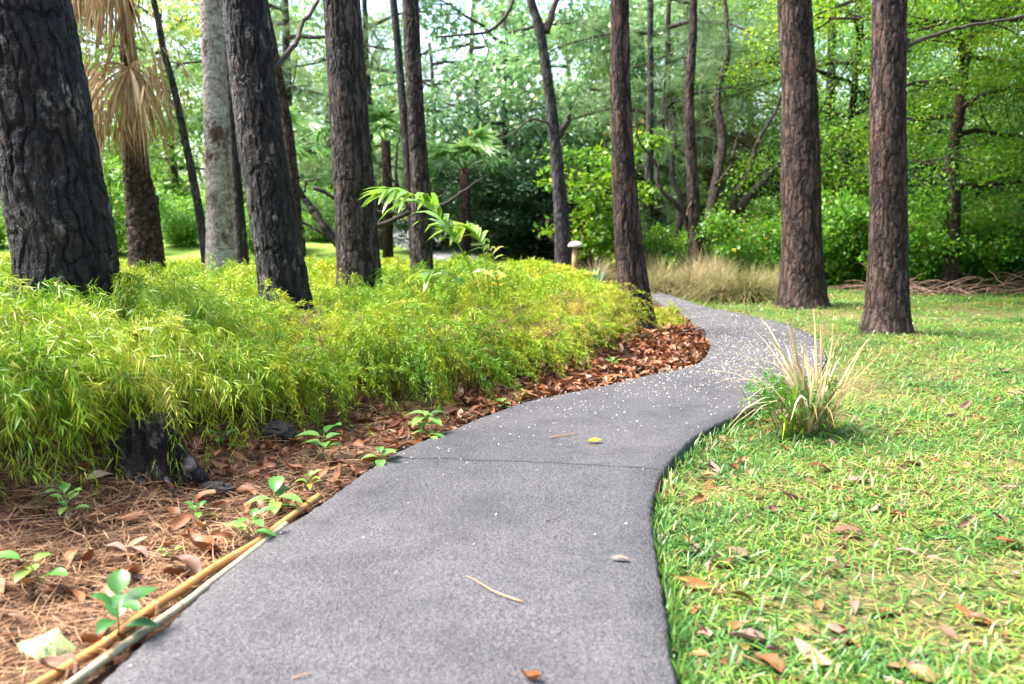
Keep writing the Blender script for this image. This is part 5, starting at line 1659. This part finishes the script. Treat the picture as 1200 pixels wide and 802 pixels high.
def stump(loc):
    nu, nv = 140, 60
    th = np.arange(nu) * 2 * PI / nu; zs = np.linspace(-.08, .30, nv)
    TH, Z = np.meshgrid(th, zs)
    root = np.exp(-np.clip(Z, 0, 1) / .09)
    lobes = .5 + .5 * np.sin(TH * 5 + 2.2 * np.sin(TH * 2 + 1))
    grain = vnoise(TH / (2 * PI) * 40, Z * 6, 9, 40) - .5
    big = vnoise(TH / (2 * PI) * 9, Z * 4, 12, 9) - .5
    R = .115 + root * (.04 + .06 * lobes) + .03 * grain + .08 * big
    topz = .10 + .16 * vnoise(TH / (2 * PI) * 7, Z * 0, 3, 7) + .05 * vnoise(TH / (2 * PI) * 22, Z * 0, 4, 22)
    Zc = np.minimum(Z, topz); R = np.where(Z > topz, R * np.clip(1 - (Z - topz) * 9, .05, 1), R)
    V = np.stack([R * np.cos(TH), R * np.sin(TH) * .85, Zc - np.where(Z > topz, (Z - topz) * .6, 0)], -1).reshape(-1, 3)
    i = np.arange(nv - 1)[:, None] * nu; j = np.arange(nu)[None]
    F = np.stack([i + j, i + (j + 1) % nu, i + nu + (j + 1) % nu, i + nu + j], -1).reshape(-1, 4)
    V = np.vstack([V, [0, 0, .10]]); jj = np.arange(nu)
    F3 = np.stack([np.full(nu, nv * nu), (nv - 1) * nu + jj, (nv - 1) * nu + (jj + 1) % nu], 1)
    b = Buf(); b.add(V, F, F3, rnd=.5, tt=1.0)
    o = obj('tree_stump', b.mesh('tree_stump', M['bark_char'])); o.location = loc
    return tag(o, 'low charred black stump half hidden under the bamboo grass', 'stump')


q = G(160, 588, 0.0)
stump((q[0], q[1] + .13, tz(q[0], q[1] + .1)))
q = G(322, 522, 0)
lump('stone', 'dark rounded stone left of the large leaved seedling', 'stone', (q[0], q[1] + .05, tz(q[0], q[1]) + .03), (.10, .08, .065), 6, 'stone')
q = G(252, 580, 0)
lump('stone', 'small dark chunk lying right of the charred stump', 'stone', (q[0], q[1], tz(q[0], q[1]) + .02), (.075, .04, .035), 7, 'stone', .3)

# ------------------------------------------------------------------ camera, world, sun
cam_d = bpy.data.cameras.new('camera'); cam = bpy.data.objects.new('camera', cam_d); COL.objects.link(cam)
cam.location = (0, 0, CH); cam.rotation_euler = (PI / 2 - PITCH, 0, 0)
cam_d.sensor_width = 36; cam_d.lens = 30.0; cam_d.clip_start = .05; cam_d.clip_end = 2000
cam_d.dof.use_dof = True; cam_d.dof.focus_distance = 4.6; cam_d.dof.aperture_fstop = 2.2
scene.camera = cam

SUN_EL, SUN_AZ = 58.0, -80.0   # azimuth from +Y toward +X: light comes from the left, slightly ahead
w = bpy.data.worlds.new('World'); scene.world = w; w.use_nodes = True
wn = w.node_tree.nodes; wl = w.node_tree.links
bg = wn['Background']
sky = wn.new('ShaderNodeTexSky'); sky.sky_type = 'NISHITA'; sky.sun_disc = False
sky.sun_elevation = math.radians(SUN_EL); sky.sun_rotation = math.radians(SUN_AZ)
sky.air_density = 1.0; sky.dust_density = 3.0; sky.ozone_density = .6
wl.new(sky.outputs[0], bg.inputs[0]); bg.inputs[1].default_value = .10
sd = bpy.data.lights.new('sun', 'SUN'); so = bpy.data.objects.new('sun', sd); COL.objects.link(so)
sd.energy = 3.0; sd.angle = math.radians(26); sd.color = (1, .96, .88)
el, az = math.radians(SUN_EL), math.radians(SUN_AZ)
import mathutils
dirv = mathutils.Vector((math.sin(az) * math.cos(el), math.cos(az) * math.cos(el), math.sin(el)))
so.rotation_euler = dirv.to_track_quat('Z', 'Y').to_euler(); so.location = (-8, 4, 12)

vs = scene.view_settings
vs.view_transform = 'Standard'; vs.look = 'None'; vs.gamma = 1; vs.use_curve_mapping = False
vs.exposure = 2.8
scene.cycles.max_bounces = 6; scene.cycles.diffuse_bounces = 4; scene.cycles.glossy_bounces = 2; scene.cycles.transmission_bounces = 4
scene.cycles.use_denoising = True
scene.cycles.sample_clamp_indirect = 6
scene.cycles.caustics_reflective = False; scene.cycles.caustics_refractive = False
